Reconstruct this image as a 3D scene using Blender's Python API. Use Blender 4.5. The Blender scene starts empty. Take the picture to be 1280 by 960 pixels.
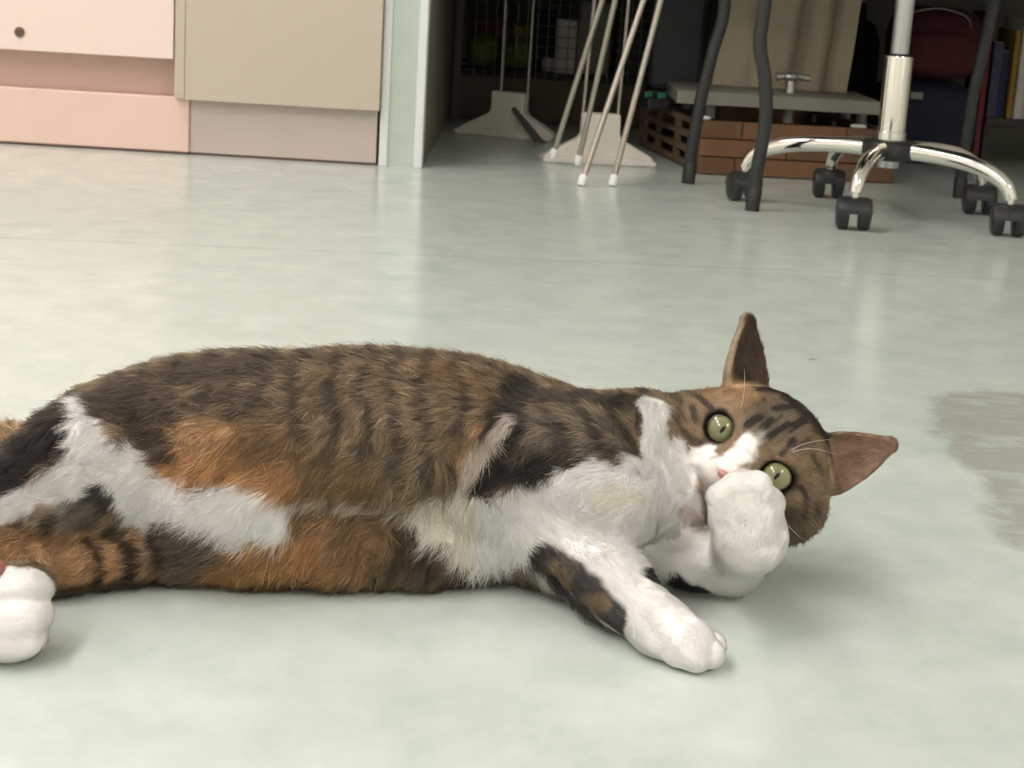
import bpy, bmesh, math, random
import numpy as np
from mathutils import Vector, Matrix
random.seed(7)
C = bpy.context.scene.collection
sc = bpy.context.scene
R = math.radians

# ---------------------------------------------------------------- camera, light, exposure
cam_data = bpy.data.cameras.new('camera'); cam = bpy.data.objects.new('camera', cam_data); C.objects.link(cam)
cam_data.sensor_width = 36.0; cam_data.lens = 2200 / 1280 * 36; cam_data.clip_start = .05; cam_data.clip_end = 60
cam.matrix_world = Matrix.Translation((0, 0, .40)) @ Matrix.Rotation(R(90 - 13.5), 4, 'X') @ Matrix.Rotation(R(3.4), 4, 'Z')
cam_data.dof.use_dof = True; cam_data.dof.focus_distance = 1.16; cam_data.dof.aperture_fstop = 32
sc.camera = cam
world = bpy.data.worlds.new('room_air'); sc.world = world; world.use_nodes = True
world.node_tree.nodes['Background'].inputs['Color'].default_value = (.9, .95, 1, 1)
world.node_tree.nodes['Background'].inputs['Strength'].default_value = .05
sc.view_settings.view_transform = 'Standard'; sc.view_settings.look = 'None'
sc.view_settings.gamma = 1.0; sc.view_settings.use_curve_mapping = False
sc.view_settings.exposure = 0.16
LAMP_STRENGTH = 23.5
LAMPS = [(-1.35, -.9, 'behind the camera on the cabinet side'), (-1.35, .75, 'above the left of the cat'), (-1.35, 2.4, 'in front of the pink cabinet'),
         (1.9, -.7, 'behind the camera on the stool side')]
try: sc.cycles.diffuse_bounces = 8; sc.cycles.max_bounces = 12
except Exception: pass

# ---------------------------------------------------------------- helpers
def lin(c):
    return tuple(((v / 255) / 12.92 if v / 255 <= .04045 else ((v / 255 + .055) / 1.055) ** 2.4) for v in c)

def mat(name, rgb, rough=.5, metal=0., var=.08, scale=30., spec=.5, bump=0., emit=0.):
    m = bpy.data.materials.new(name); m.use_nodes = True
    nt = m.node_tree; b = nt.nodes['Principled BSDF']
    c = lin(rgb)
    b.inputs['Roughness'].default_value = rough; b.inputs['Metallic'].default_value = metal
    b.inputs['Specular IOR Level'].default_value = spec
    tc = nt.nodes.new('ShaderNodeTexCoord'); nz = nt.nodes.new('ShaderNodeTexNoise')
    nz.inputs['Scale'].default_value = scale; nz.inputs['Detail'].default_value = 4
    nt.links.new(tc.outputs['Object'], nz.inputs['Vector'])
    mx = nt.nodes.new('ShaderNodeMix'); mx.data_type = 'RGBA'
    mx.inputs[6].default_value = tuple(v * (1 - var) for v in c) + (1,)
    mx.inputs[7].default_value = tuple(min(v * (1 + var), 1) for v in c) + (1,)
    nt.links.new(nz.outputs['Fac'], mx.inputs[0]); nt.links.new(mx.outputs[2], b.inputs['Base Color'])
    if bump:
        bp = nt.nodes.new('ShaderNodeBump'); bp.inputs['Strength'].default_value = bump; bp.inputs['Distance'].default_value = .002
        nt.links.new(nz.outputs['Fac'], bp.inputs['Height']); nt.links.new(bp.outputs['Normal'], b.inputs['Normal'])
    if emit:
        b.inputs['Emission Color'].default_value = c + (1,); b.inputs['Emission Strength'].default_value = emit
    return m

class MB:
    """collects shapes for one mesh"""
    def __init__(s): s.v = []; s.f = []
    def add(s, vs, fs):
        n = len(s.v); s.v += [tuple(q) for q in vs]; s.f += [tuple(i + n for i in f) for f in fs]; return s
    def box(s, lo, hi, rz=0., c=None):
        x0, y0, z0 = lo; x1, y1, z1 = hi
        vs = [(x, y, z) for z in (z0, z1) for x, y in ((x0, y0), (x1, y0), (x1, y1), (x0, y1))]
        if rz:
            cx, cy = c if c else ((x0 + x1) / 2, (y0 + y1) / 2); k, q = math.cos(rz), math.sin(rz)
            vs = [(cx + (x - cx) * k - (y - cy) * q, cy + (x - cx) * q + (y - cy) * k, z) for x, y, z in vs]
        return s.add(vs, [(0, 3, 2, 1), (4, 5, 6, 7), (0, 1, 5, 4), (1, 2, 6, 5), (2, 3, 7, 6), (3, 0, 4, 7)])
    def tube(s, pts, r, n=14, flat=1.0, smooth=0):
        P = [Vector(p) for p in pts]
        rr = list(r) if isinstance(r, (list, tuple)) else [r] * len(P)
        if smooth and len(P) > 2:
            Q, q = [], []
            for i in range(len(P) - 1):
                a, b, c, d = P[max(i - 1, 0)], P[i], P[i + 1], P[min(i + 2, len(P) - 1)]
                for k in range(smooth):
                    t = k / smooth
                    Q.append(.5 * ((2 * b) + (c - a) * t + (2 * a - 5 * b + 4 * c - d) * t * t + (3 * b - a - 3 * c + d) * t ** 3)); q.append(rr[i] + (rr[i + 1] - rr[i]) * t)
            Q.append(P[-1]); q.append(rr[-1]); P, rr = Q, q
        run = (P[-1] - P[0]).normalized(); vs, fs = [], []
        up = Vector((0, 0, 1)) if abs(run.z) < .7 else Vector((0, 1, 0))
        for i, p in enumerate(P):
            t = (P[min(i + 1, len(P) - 1)] - P[max(i - 1, 0)]).normalized()
            a = t.cross(up).normalized(); b = a.cross(t)
            for k in range(n):
                w = 2 * math.pi * k / n
                vs.append(p + a * (rr[i] * math.cos(w)) + b * (rr[i] * flat * math.sin(w)))
        m = len(P)
        for i in range(m - 1):
            for k in range(n):
                k2 = (k + 1) % n
                fs.append((i * n + k, i * n + k2, (i + 1) * n + k2, (i + 1) * n + k))
        fs.append(tuple(range(n))[::-1]); fs.append(tuple((m - 1) * n + k for k in range(n)))
        return s.add(vs, fs)
    def lathe(s, c, prof, n=24):
        """profile of (radius, height) turned about a vertical axis through c"""
        vs, fs = [], []
        for r, z in prof:
            for k in range(n):
                w = 2 * math.pi * k / n; vs.append((c[0] + r * math.cos(w), c[1] + r * math.sin(w), c[2] + z))
        for i in range(len(prof) - 1):
            for k in range(n):
                k2 = (k + 1) % n; fs.append((i * n + k, i * n + k2, (i + 1) * n + k2, (i + 1) * n + k))
        fs.append(tuple(range(n))[::-1]); fs.append(tuple((len(prof) - 1) * n + k for k in range(n)))
        return s.add(vs, fs)
    def prism(s, poly, y0, y1, T=None):
        """outline in x-z pushed from y0 to y1"""
        n = len(poly); vs = [(x, y0, z) for x, z in poly] + [(x, y1, z) for x, z in poly]
        if T is not None: vs = [T @ Vector(v) for v in vs]
        return s.add(vs, [tuple(range(n)), tuple(range(n, 2 * n))[::-1]] + [(i, i + n, (i + 1) % n + n, (i + 1) % n) for i in range(n)])
    def ball(s, c, r, n=20, m=12, e=1.0, M=None):
        """ellipsoid; e < 1 squares it off"""
        vs, fs = [], []
        f = lambda q: math.copysign(abs(q) ** e, q)
        for i in range(m + 1):
            a = math.pi * i / m - math.pi / 2
            for k in range(n):
                w = 2 * math.pi * k / n
                p = Vector((r[0] * f(math.cos(a)) * f(math.cos(w)), r[1] * f(math.cos(a)) * f(math.sin(w)), r[2] * f(math.sin(a))))
                if M is not None: p = M @ p
                vs.append(Vector(c) + p)
        for i in range(m):
            for k in range(n):
                k2 = (k + 1) % n; fs.append((i * n + k, i * n + k2, (i + 1) * n + k2, (i + 1) * n + k))
        return s.add(vs, fs)
    def build(s, name, m, parent=None, smooth=False, bevel=0.):
        me = bpy.data.meshes.new(name); me.from_pydata([tuple(q) for q in s.v], [], s.f)
        bm = bmesh.new(); bm.from_mesh(me); bmesh.ops.remove_doubles(bm, verts=bm.verts, dist=1e-6)
        bmesh.ops.recalc_face_normals(bm, faces=bm.faces); bm.to_mesh(me); bm.free()
        me.materials.append(m)
        o = bpy.data.objects.new(name, me); C.objects.link(o)
        if smooth:
            me.polygons.foreach_set('use_smooth', [True] * len(me.polygons))
            try: me.set_sharp_from_angle(angle=R(50))
            except Exception: pass
        if bevel:
            b = o.modifiers.new('bevel', 'BEVEL'); b.width = bevel; b.segments = 2; b.limit_method = 'ANGLE'
        if parent is not None:
            o.parent = parent; o.matrix_parent_inverse = parent.matrix_world.inverted()
        return o

def thing(name, label, cat, loc, group=None):
    o = bpy.data.objects.new(name, None); C.objects.link(o); o.location = loc; o.empty_display_size = .05
    o.matrix_world = Matrix.Translation(loc)
    return tag(o, label, cat, group)
def tag(o, label, cat, group=None):
    o['label'] = label; o['category'] = cat
    if group: o['group'] = group
    return o
def struct(o):
    o['kind'] = 'structure'; return o

# ---------------------------------------------------------------- materials
def floor_material():
    m = bpy.data.materials.new('mint_linoleum'); m.use_nodes = True
    nt = m.node_tree; N = nt.nodes.new; L = nt.links.new; b = nt.nodes['Principled BSDF']
    tc = N('ShaderNodeTexCoord'); geo = tc.outputs['Object']
    def noise(scale, detail=5, sx=1., sy=1., rough=.6):
        mp = N('ShaderNodeMapping'); mp.inputs['Scale'].default_value = (sx, sy, 1); L(geo, mp.inputs['Vector'])
        n = N('ShaderNodeTexNoise'); n.inputs['Scale'].default_value = scale; n.inputs['Detail'].default_value = detail
        n.inputs['Roughness'].default_value = rough; L(mp.outputs[0], n.inputs['Vector']); return n.outputs['Fac']
    def ramp(fac, p0, c0, p1, c1):
        r = N('ShaderNodeValToRGB'); e = r.color_ramp.elements
        e[0].position = p0; e[0].color = c0; e[1].position = p1; e[1].color = c1; L(fac, r.inputs[0]); return r.outputs[0]
    def mix(fac, a, c):
        x = N('ShaderNodeMix'); x.data_type = 'RGBA'
        for s, v in ((0, fac), (6, a), (7, c)):
            if isinstance(v, (int, float, tuple)): x.inputs[s].default_value = v
            else: L(v, x.inputs[s])
        return x.outputs[2]
    def mth(op, a, c=0., d=0.):
        x = N('ShaderNodeMath'); x.operation = op
        for i, v in enumerate((a, c, d)):
            if isinstance(v, (int, float)): x.inputs[i].default_value = v
            else: L(v, x.inputs[i])
        return x.outputs[0]
    def smooth(v, a, c):
        x = N('ShaderNodeMapRange'); x.interpolation_type = 'SMOOTHSTEP'; x.inputs[1].default_value = a; x.inputs[2].default_value = c
        L(v, x.inputs[0]); return x.outputs[0]
    base = ramp(noise(16, 7, 1.0, .8, .65), .33, lin((186, 199, 191)) + (1,), .68, lin((207, 215, 209)) + (1,))
    base = mix(smooth(noise(5, 3), .45, .75), base, lin((196, 207, 200)) + (1,))
    sep = N('ShaderNodeSeparateXYZ'); L(geo, sep.inputs[0]); X, Y = sep.outputs[0], sep.outputs[1]
    # welded joint between two sheets, and a worn grey patch where the surface is rubbed away
    j = mth('ABSOLUTE', mth('SUBTRACT', Y, mth('MULTIPLY_ADD', X, .11, 2.408)))
    j = mth('ADD', j, mth('MULTIPLY', mth('SUBTRACT', noise(4, 2), .5), .004))
    seam = mth('SUBTRACT', 1., smooth(j, .002, .010))
    base = mix(mth('MULTIPLY', seam, .26), base, lin((158, 172, 163)) + (1,))
    ex = mth('DIVIDE', mth('SUBTRACT', X, .57), .185); ey = mth('DIVIDE', mth('SUBTRACT', Y, 1.44), .335)
    ey = mth('MULTIPLY', ey, ey)
    dd = mth('SQRT', mth('ADD', mth('MULTIPLY', ex, ex), mth('MULTIPLY', ey, ey)))
    dd = mth('ADD', dd, mth('MULTIPLY', mth('SUBTRACT', noise(11, 5, 1, .6), .5), .75))
    patch = mth('SUBTRACT', 1., smooth(dd, .90, 1.06))
    streak = smooth(noise(12, 5, .8, 1.6), .48, .66)
    patch = mth('MULTIPLY', patch, mth('MULTIPLY_ADD', streak, -.55, 1.))
    worn = mix(noise(60, 5), lin((146, 150, 142)) + (1,), lin((170, 171, 163)) + (1,))
    base = mix(mth('MULTIPLY', patch, .85), base, worn)
    sx = mth('SUBTRACT', X, .3235); sy = mth('SUBTRACT', Y, 1.863)
    spot = mth('SUBTRACT', 1., smooth(mth('SQRT', mth('ADD', mth('MULTIPLY', sx, sx), mth('MULTIPLY', sy, sy))), .003, .007))
    base = mix(mth('MULTIPLY', spot, .5), base, lin((130, 132, 128)) + (1,))
    L(base, b.inputs['Base Color'])
    b.inputs['Roughness'].default_value = .21
    bp = N('ShaderNodeBump'); bp.inputs['Strength'].default_value = .3; bp.inputs['Distance'].default_value = .0005
    L(noise(70, 4), bp.inputs['Height']); L(bp.outputs[0], b.inputs['Normal'])
    return m
M = dict(
    floor=floor_material(),
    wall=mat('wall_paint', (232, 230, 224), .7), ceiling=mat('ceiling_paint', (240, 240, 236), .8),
    alcove=mat('alcove_shade_tone', (120, 114, 104), .8),  # darker than the other walls, carrying the alcove's shade in its colour
    laminate=mat('marbled_green_laminate', (190, 202, 192), .4, var=.12, scale=22),
    trim=mat('white_corner_trim', (226, 230, 232), .4, var=.02),
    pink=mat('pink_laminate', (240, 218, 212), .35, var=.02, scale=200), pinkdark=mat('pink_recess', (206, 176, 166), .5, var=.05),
    plinth=mat('pink_plinth', (232, 202, 190), .4, var=.04, scale=12), gap=mat('gap_shade', (92, 72, 66), .8),
    beige=mat('beige_laminate', (196, 184, 170), .45, var=.03, scale=300), kick=mat('brushed_kick', (198, 184, 177), .4, var=.04, scale=8),
    steel=mat('lock_steel', (120, 100, 92), .3, .8), lamp=mat('lamp_diffuser', (255, 245, 243), .5, emit=LAMP_STRENGTH),
    white=mat('white_plastic', (226, 220, 210), .45, var=.05), cap=mat('white_rubber', (240, 240, 238), .5, var=.02),
    tubing=mat('dull_steel_tube', (176, 170, 158), .42, .55, var=.12, scale=120), greystrip=mat('strip_grey', (92, 92, 88), .6),
    blackm=mat('black_enamel', (44, 46, 47), .38, .1, var=.1), blackp=mat('black_plastic', (34, 35, 37), .42, var=.1),
    chrome=mat('chrome', (235, 232, 226), .07, 1., var=.01), alu=mat('brushed_rod', (190, 190, 190), .3, .9, var=.05),
    wood=mat('orange_plank', (118, 84, 58), .6, var=.35, scale=14, bump=.3), wood2=mat('brown_plank', (106, 76, 52), .6, var=.35, scale=18, bump=.3),
    slat=mat('tan_slat', (112, 92, 72), .65, var=.25, scale=20), dark=mat('dark_interior', (44, 34, 28), .8),
    plate=mat('grey_steel_plate', (128, 126, 118), .5, .2, var=.15, scale=16), plateside=mat('plate_edge', (134, 132, 122), .55, .1),
    cloth=mat('beige_canvas', (172, 160, 140), .9, var=.08, scale=90, bump=.4),
    bin=mat('charcoal_bin', (50, 54, 58), .6), teal=mat('teal_plastic', (70, 150, 128), .5),
    board=mat('brown_board', (100, 88, 74), .6, var=.12), wire=mat('wire', (120, 118, 112), .4, .6), post=mat('slotted_post', (112, 96, 88), .6),
    green=mat('green_produce', (104, 124, 60), .7, var=.3), yellow=mat('yellow_pack', (160, 140, 60), .7), paper=mat('white_paper', (214, 212, 206), .8, var=.08),
    red=mat('dark_red_cloth', (72, 22, 28), .85, var=.2), navy=mat('navy_cloth', (30, 36, 56), .9, var=.15), blackc=mat('black_cloth', (28, 26, 27), .9, var=.15),
    maroon=mat('maroon_box', (112, 40, 48), .7), shelf=mat('dark_shelf', (54, 50, 46), .7), seat=mat('charcoal_seat', (60, 62, 66), .8),
    tabletop=mat('table_laminate', (188, 180, 168), .5))

# ---------------------------------------------------------------- the setting
struct(MB().box((-2.8, -2.4, -.1), (2.8, 5.4, 0)).build('floor', M['floor']))
struct(MB().box((-2.8, -2.4, 2.6), (2.8, 5.4, 2.7)).build('ceiling', M['ceiling']))
struct(MB().box((-2.9, -2.4, 0), (-2.8, 5.4, 2.6)).build('wall_left', M['wall']))
struct(MB().box((2.8, -2.4, 0), (2.9, 5.4, 2.6)).build('wall_right', M['wall']))
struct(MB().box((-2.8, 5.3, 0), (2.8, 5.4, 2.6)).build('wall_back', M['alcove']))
struct(MB().box((-2.8, -2.5, 0), (2.8, -2.4, 2.6)).build('wall_front', M['wall']))
wm = struct(MB().box((-.2665, 3.405, 0), (-.2155, 5.3, 2.6)).build('wall_middle', M['laminate']))
for k, (x0, x1) in enumerate(((-.283, -.2665), (-.2155, -.199))):
    struct(MB().box((x0, 3.40, 0), (x1, 3.45, 2.6)).build('trim_%d' % (k + 1), M['trim'], bevel=.002))
struct(MB().box((-.283, 3.45, 0), (-.2665, 5.3, 2.6)).build('trim_3', M['wall']))
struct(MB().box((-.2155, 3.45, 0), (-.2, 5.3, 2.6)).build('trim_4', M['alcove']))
struct(MB().box((-2.8, 4.0, 0), (-.283, 4.1, 2.6)).build('wall_recess', M['wall']))
for x, y, where in LAMPS:
    t = thing('ceiling_light', 'long white fluorescent ceiling light ' + where, 'lamp', (x, y, 2.6), 'ceiling lights')
    MB().box((x - .17, y - .62, 2.55), (x + .17, y + .62, 2.6)).build('housing', M['ceiling'], t)
    MB().box((x - .15, y - .60, 2.54), (x + .15, y + .60, 2.5499)).build('diffuser', M['lamp'], t)

# ---------------------------------------------------------------- cabinets on the left
t = thing('drawer_cabinet', 'pale pink drawer unit with a small round lock, beside the beige cabinet', 'cabinet', (-1.06, 3.6, 0))
MB().box((-1.46, 3.402, .185), (-.677, 3.98, .85)).build('body', M['pink'], t)
dr = MB().box((-1.46, 3.38, .1815), (-.678, 3.4015, .48)).build('drawer', M['pink'], t, bevel=.0015)
lk = MB(); lk.tube([(-.969, 3.3795, .2155), (-.969, 3.3765, .2155)], .0095, 20); lk.build('lock', M['steel'], dr, smooth=True)
MB().box((-.9745, 3.3755, .2145), (-.9635, 3.3764, .2165)).build('keyhole', M['gap'], dr)
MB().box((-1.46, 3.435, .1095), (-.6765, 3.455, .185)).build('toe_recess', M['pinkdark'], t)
pl = MB(); pl.prism([(-1.46, .004), (-1.46, .1095), (-.655, .1095), (-.6505, .104), (-.650, .004)], 3.402, 3.434)
pl.build('plinth', M['plinth'], t, bevel=.003)
MB().box((-1.46, 3.4025, 0), (-.6505, 3.433, .0045)).build('base_gap_shade', M['gap'], t)  # dark strip standing in for the shadowed gap along the floor
t = thing('base_cabinet', 'beige cabinet with a recessed kick plate, next to the green wall end', 'cabinet', (-.48, 3.6, 0))
MB().box((-.6755, 3.3815, .109), (-.6565, 3.402, .85)).build('side_panel', M['beige'], t, bevel=.001)
MB().box((-.676, 3.4025, .1097), (-.2845, 3.98, .85)).build('body', M['beige'], t)
MB().box((-.6555, 3.38, .1065), (-.284, 3.402, .80)).build('door', M['beige'], t, bevel=.0015)
MB().box((-.6495, 3.409, .004), (-.289, 3.425, .1092)).build('kick_plate', M['kick'], t, bevel=.001)
MB().box((-.6495, 3.4085, 0), (-.2835, 3.428, .0045)).build('base_gap_shade', M['gap'], t)  # the floor gap's shade again, drawn as a dark strip

# ---------------------------------------------------------------- added work table, out of view, placed to shade the alcove
t = thing('added_shade_table', 'unseen work table added over the alcove to shade its clutter', 'table', (.75, 4.2, 0))
MB().box((-.19, 3.58, .70), (1.90, 5.28, .73)).build('tabletop', M['tabletop'], t)
MB().box((-.185, 3.60, .40), (1.86, 4.48, .6995)).build('shade_box', M['tabletop'], t)  # unseen box hung low to keep lamp light out of the alcove
MB().box((1.83, 3.62, 0), (1.86, 4.48, .3995)).build('end_panel', M['tabletop'], t)

# ---------------------------------------------------------------- two stands with white feet
def pole_stand(label, c, rz, poles, w, d, sx):
    t = thing('pole_stand', label, 'stand', c, 'white footed pole stands')
    T = Matrix.Translation(c) @ Matrix.Rotation(rz, 4, 'Z') @ Matrix.Diagonal((sx, 1, 1, 1))
    f = MB().prism([(-.118, 0), (-.120, .012), (-.105, .022), (-.046, .052), (-.040, .062), (-.040, .104), (.042, .104), (.043, .062), (.05, .052), (.112, .020), (.122, .010), (.120, 0)], -.017, .017, T)
    f.build('foot', M['white'], t, bevel=.004)
    f = MB().prism([(-.122, 0), (-.124, .010), (-.05, .018), (.05, .018), (.124, .010), (.122, 0)], -.034, .034, T)
    f.build('foot_flange', M['white'], t, bevel=.004)
    for a, b in poles:
        a, b = Vector(a), Vector(b); e = a + (b - a) * ((.395 - a.z) / (b.z - a.z))
        MB().tube([a, e], .0036, 10).build('pole', M['tubing'], t, smooth=True)
    return t
s1 = pole_stand('twin pole stand on a white foot in the shade by the green wall end', (-.045, 4.14, 0), R(-22), [((-0.0656,4.1400,0.0891), (-0.0670,4.1400,0.3115)), ((-0.0038,4.1400,0.0854), (-0.0028,4.1400,0.3152))], 0, 0, 1.0)
MB().tube([(-0.0341,4.1180,0.0668), (-0.0141,4.0950,0.0460), (0.0096,4.0720,0.0220), (0.0330,4.0500,-0.0002), (0.0590,4.0300,-0.0075), (0.0858,3.9225,0.0050)], [.006, .0075, .0085, .0085, .007, .005], 10, smooth=4).build('grey_strip', M['greystrip'], s1, smooth=True)  # curved grey strip down the front of the foot
pole_stand('twin pole stand on a white foot behind the leaning steel tubes', (.150, 3.68, 0), R(8), [((0.1133,3.6800,0.0877), (0.1215,3.6800,0.3318)), ((0.1862,3.6800,0.0920), (0.1915,3.6800,0.3359))], 0, 0, .97)

# ---------------------------------------------------------------- leaning folding stand of four tubes
t = thing('folding_stand', 'folding stand of four slanting steel tubes with white end caps', 'stand', (.11, 3.5, 0))
tops = []
for base, up in (((0.0539,3.5800,0.0154), (0.1325,3.5400,0.3353)), ((0.1060,3.5600,0.0077), (0.1558,3.5000,0.3375)), ((0.1060,3.2739,0.0010), (0.2036,3.3800,0.3427)), ((0.1653,3.3025,0.0010), (0.2344,3.3600,0.3449))):
    a, b = Vector(base), Vector(up); d = (b - a).normalized()
    e = a + d * ((.60 - a.z) / d.z); tops.append(e)
    lg = MB().tube([a + d * .012, e], .0056, 14).build('leg', M['tubing'], t, smooth=True)
    cp = MB().tube([a, a + d * .003, a + d * .019, a + d * .021], [.0070, .0082, .0080, .006], 16); cp.build('end_cap', M['cap'], lg, smooth=True)
for i, j in ((0, 1), (2, 3), (0, 2), (1, 3)):
    MB().tube([tops[i], tops[j]], .005, 10).build('crossbar', M['tubing'], t, smooth=True)

# ---------------------------------------------------------------- storage rack at the back of the alcove and its goods
t = thing('storage_shelf', 'low dark storage shelf on a brown board behind the wire mesh', 'rack', (.25, 4.75, 0))
MB().box((-.198, 4.55, .002), (.62, 4.575, .110)).build('base_board', M['board'], t)
MB().box((-.198, 4.556, .112), (.62, 5.0, .127)).build('shelf', M['shelf'], t)
t = thing('mesh_panel', 'grey wire mesh panel on a slotted upright in the dark alcove', 'panel', (.1, 4.54, 0))
po = MB()
po.box((-.236 + .04, 4.535, .0), (-.218 + .04, 4.549, .66)); po.build('upright', M['post'], t)
nt_ = MB()
for k in range(26): nt_.box((-.176, 4.536, .135 + k * .02), (-.169, 4.548, .144 + k * .02))
o = nt_.build('upright_teeth', M['post'], t); o['kind'] = 'stuff'
for k in range(21):
    x = -.145 + k * .0262
    MB().tube([(x, 4.546, .10), (x, 4.546, .66)], .0012, 6).build('wire', M['wire'], t)
for k in range(20):
    z = .14 + k * .0262
    MB().tube([(-.17, 4.544, z), (.385, 4.544, z)], .0012, 6).build('wire', M['wire'], t)
def goods(name, mb, m, label, cat, bevel=0., smooth=False, loc=None):
    o = mb.build(name, m, smooth=smooth, bevel=bevel); return tag(o, label, cat)
goods('green_bag', MB().ball((-.125, 4.66, .172), (.042, .05, .045), e=.8), M['green'], 'green bag, first behind the wire mesh from the wall end', 'bag', smooth=True)
goods('green_bag', MB().ball((-.035, 4.66, .167), (.045, .05, .040), e=.8), M['green'], 'green bag between the first green bag and the small white pot', 'bag', smooth=True)
goods('yellow_packet', MB().box((-.055, 4.73, .127), (-.012, 4.78, .235)), M['yellow'], 'yellow packet standing behind the green bags in the rack', 'packet', .004)
goods('maroon_box', MB().box((-.15, 4.80, .127), (-.07, 4.88, .25)), M['maroon'], 'dull red box behind the green bags on the storage shelf', 'box', .002)
goods('white_pot', MB().lathe((.045, 4.63, .127), [(.016, 0), (.018, .022), (.015, .03), (.013, .034)]), M['paper'], 'small white pot on the rack beside the green bag', 'pot', smooth=True)
goods('paper_carton', MB().box((.060, 4.575, .127), (.112, 4.65, .262)), M['paper'], 'white carton standing behind the wire mesh, taller than the pot', 'carton', .002)
goods('navy_carton', MB().box((.005, 4.70, .127), (.062, 4.79, .28)), M['navy'], 'dark blue carton between yellow packet and white carton', 'carton', .002)
goods('grey_carton', MB().box((.12, 4.60, .127), (.20, 4.70, .31)), M['plate'], 'grey carton to the right of the white carton in the rack', 'carton', .002)
goods('dark_carton', MB().box((.215, 4.60, .127), (.40, 4.75, .34)), M['shelf'], 'dark carton in the rack behind the slanting tubes', 'carton', .002)

# ---------------------------------------------------------------- wooden slatted base, plate, sack and bin
CR = thing('slatted_crate', 'low wooden crate of orange brown planks with open slatted sides', 'crate', (.351, 3.585, 0))
ca, sa = math.cos(R(5.2)), math.sin(R(5.2)); cb, sb = math.cos(R(9.5)), math.sin(R(9.5))
def crate_pt(u, v, z): return (.351 + u * ca - v * sb, 3.585 + u * sa + v * cb, z)
def plank(name, m, u0, u1, v0, v1, z0, z1, parent=CR):
    vs = [crate_pt(u, v, z) for z in (z0, z1) for u, v in ((u0, v0), (u1, v0), (u1, v1), (u0, v1))]
    mb = MB().add(vs, [(0, 3, 2, 1), (4, 5, 6, 7), (0, 1, 5, 4), (1, 2, 6, 5), (2, 3, 7, 6), (3, 0, 4, 7)])
    return mb.build(name, m, parent, bevel=.001)
W_, D_ = .405, .54
for r_, cuts in enumerate(((0, .075, .27, W_), (0, .18, W_), (0, .085, .30, W_))):
    for i in range(len(cuts) - 1):
        j = random.uniform(-.0015, .0015)
        plank('plank', M['wood'] if (i + r_) % 2 else M['wood2'], cuts[i] + .0012, cuts[i + 1] - .0012, j, .016 + j, .002 + r_ * .0365, .036 + r_ * .0365)
for side in (0, 1):
    u0 = 0 if side == 0 else W_ - .014
    for r_ in range(4):
        plank('slat', M['slat'], u0, u0 + .014, .018, D_, .003 + r_ * .0305, .015 + r_ * .0305)
    for r_ in range(3):
        for v in (.03, .20, .37, .51):
            plank('spacer', M['slat'], u0 + .002, u0 + .012, v, v + .028, .0152 + r_ * .0305, .0333 + r_ * .0305)
plank('floor_panel', M['dark'], .02, W_ - .02, .02, D_ - .01, .003, .05)
plank('back_panel', M['wood2'], 0, W_, D_ - .002, D_ + .012, .003, .108)
tp = thing('steel_plate', 'grey flat steel plate on short feet, lying over the wooden crate', 'plate', (.53, 3.75, .109))
MB().prism([(.300, .138), (.300, .165), (.712, .165), (.722, .160), (.722, .138)], 3.615, 3.90).build('plate', M['plate'], tp, bevel=.002)
for x, y in ((.375, 3.66), (.535, 3.66), (.69, 3.68), (.345, 3.87), (.69, 3.87)):
    MB().tube([(x, y, .109), (x, y, .1379)], .011, 12).build('foot', M['plate'], tp, smooth=True)
hd = MB(); hd.tube([(.545, 3.74, .164), (.545, 3.74, .196)], [.011, .009], 14); hd.build('valve_stem', M['alu'], tp, smooth=True)
hd = MB(); hd.tube([(.513, 3.735, .196), (.53, 3.738, .199), (.56, 3.742, .199), (.584, 3.745, .196)], [.009, .007, .007, .0075], 12); hd.ball((.544, 3.74, .198), (.017, .015, .011)); hd.build('valve_handle', M['alu'], tp, smooth=True)
sk = MB(); nx, nz = 60, 12; vs = []; fs = []
for side in (0, 1):
    for k in range(nz + 1):
        for i in range(nx + 1):
            u = i / nx; z = .166 + .228 * k / nz
            x = .392 + u * .288 + (.016 * k / nz)
            y = 3.830 + .004 * math.sin(u * 11 + z * 9) + .030 * math.exp(-((u - .60) / .045) ** 2) + .026 * math.exp(-((u - .83) / .035) ** 2) + .010 * math.exp(-((u - .28) / .05) ** 2) + .003 * math.sin(z * 40 + u * 7)
            vs.append((x, y if side == 0 else y * .0 + 3.893, z))
S_ = (nx + 1) * (nz + 1)
for k in range(nz):
    for i in range(nx):
        a = k * (nx + 1) + i; fs.append((a, a + 1, a + nx + 2, a + nx + 1)); fs.append((a + S_, a + nx + 1 + S_, a + nx + 2 + S_, a + 1 + S_))
edge = [i for i in range(nx + 1)] + [k * (nx + 1) + nx for k in range(1, nz + 1)] + [nz * (nx + 1) + i for i in range(nx - 1, -1, -1)] + [k * (nx + 1) for k in range(nz - 1, 0, -1)]
for i in range(len(edge)):
    a, b = edge[i], edge[(i + 1) % len(edge)]; fs.append((a, a + S_, b + S_, b))
sk.add(vs, fs); tag(sk.build('canvas_sack', M['cloth'], smooth=True), 'beige canvas sack with vertical folds standing on the grey plate', 'sack')
t = thing('charcoal_bin', 'charcoal bin standing on the crate beside the beige sack', 'bin', (.33, 4.0, .109))
bn = MB().prism([(.266, .142), (.258, .395), (.383, .395), (.3755, .142)], 3.93, 4.06); bn.build('body', M['bin'], t, bevel=.012)
MB().box((.262, 3.925, .109), (.382, 4.065, .1415)).build('base', M['blackp'], t, bevel=.004)
t = thing('black_tray', 'low black tray with two teal clips in front of the charcoal bin', 'tray', (.30, 3.85, .109))
MB().box((.245, 3.80, .109), (.292, 3.92, .132), rz=R(8)).build('tray', M['blackp'], t, bevel=.004)
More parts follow.
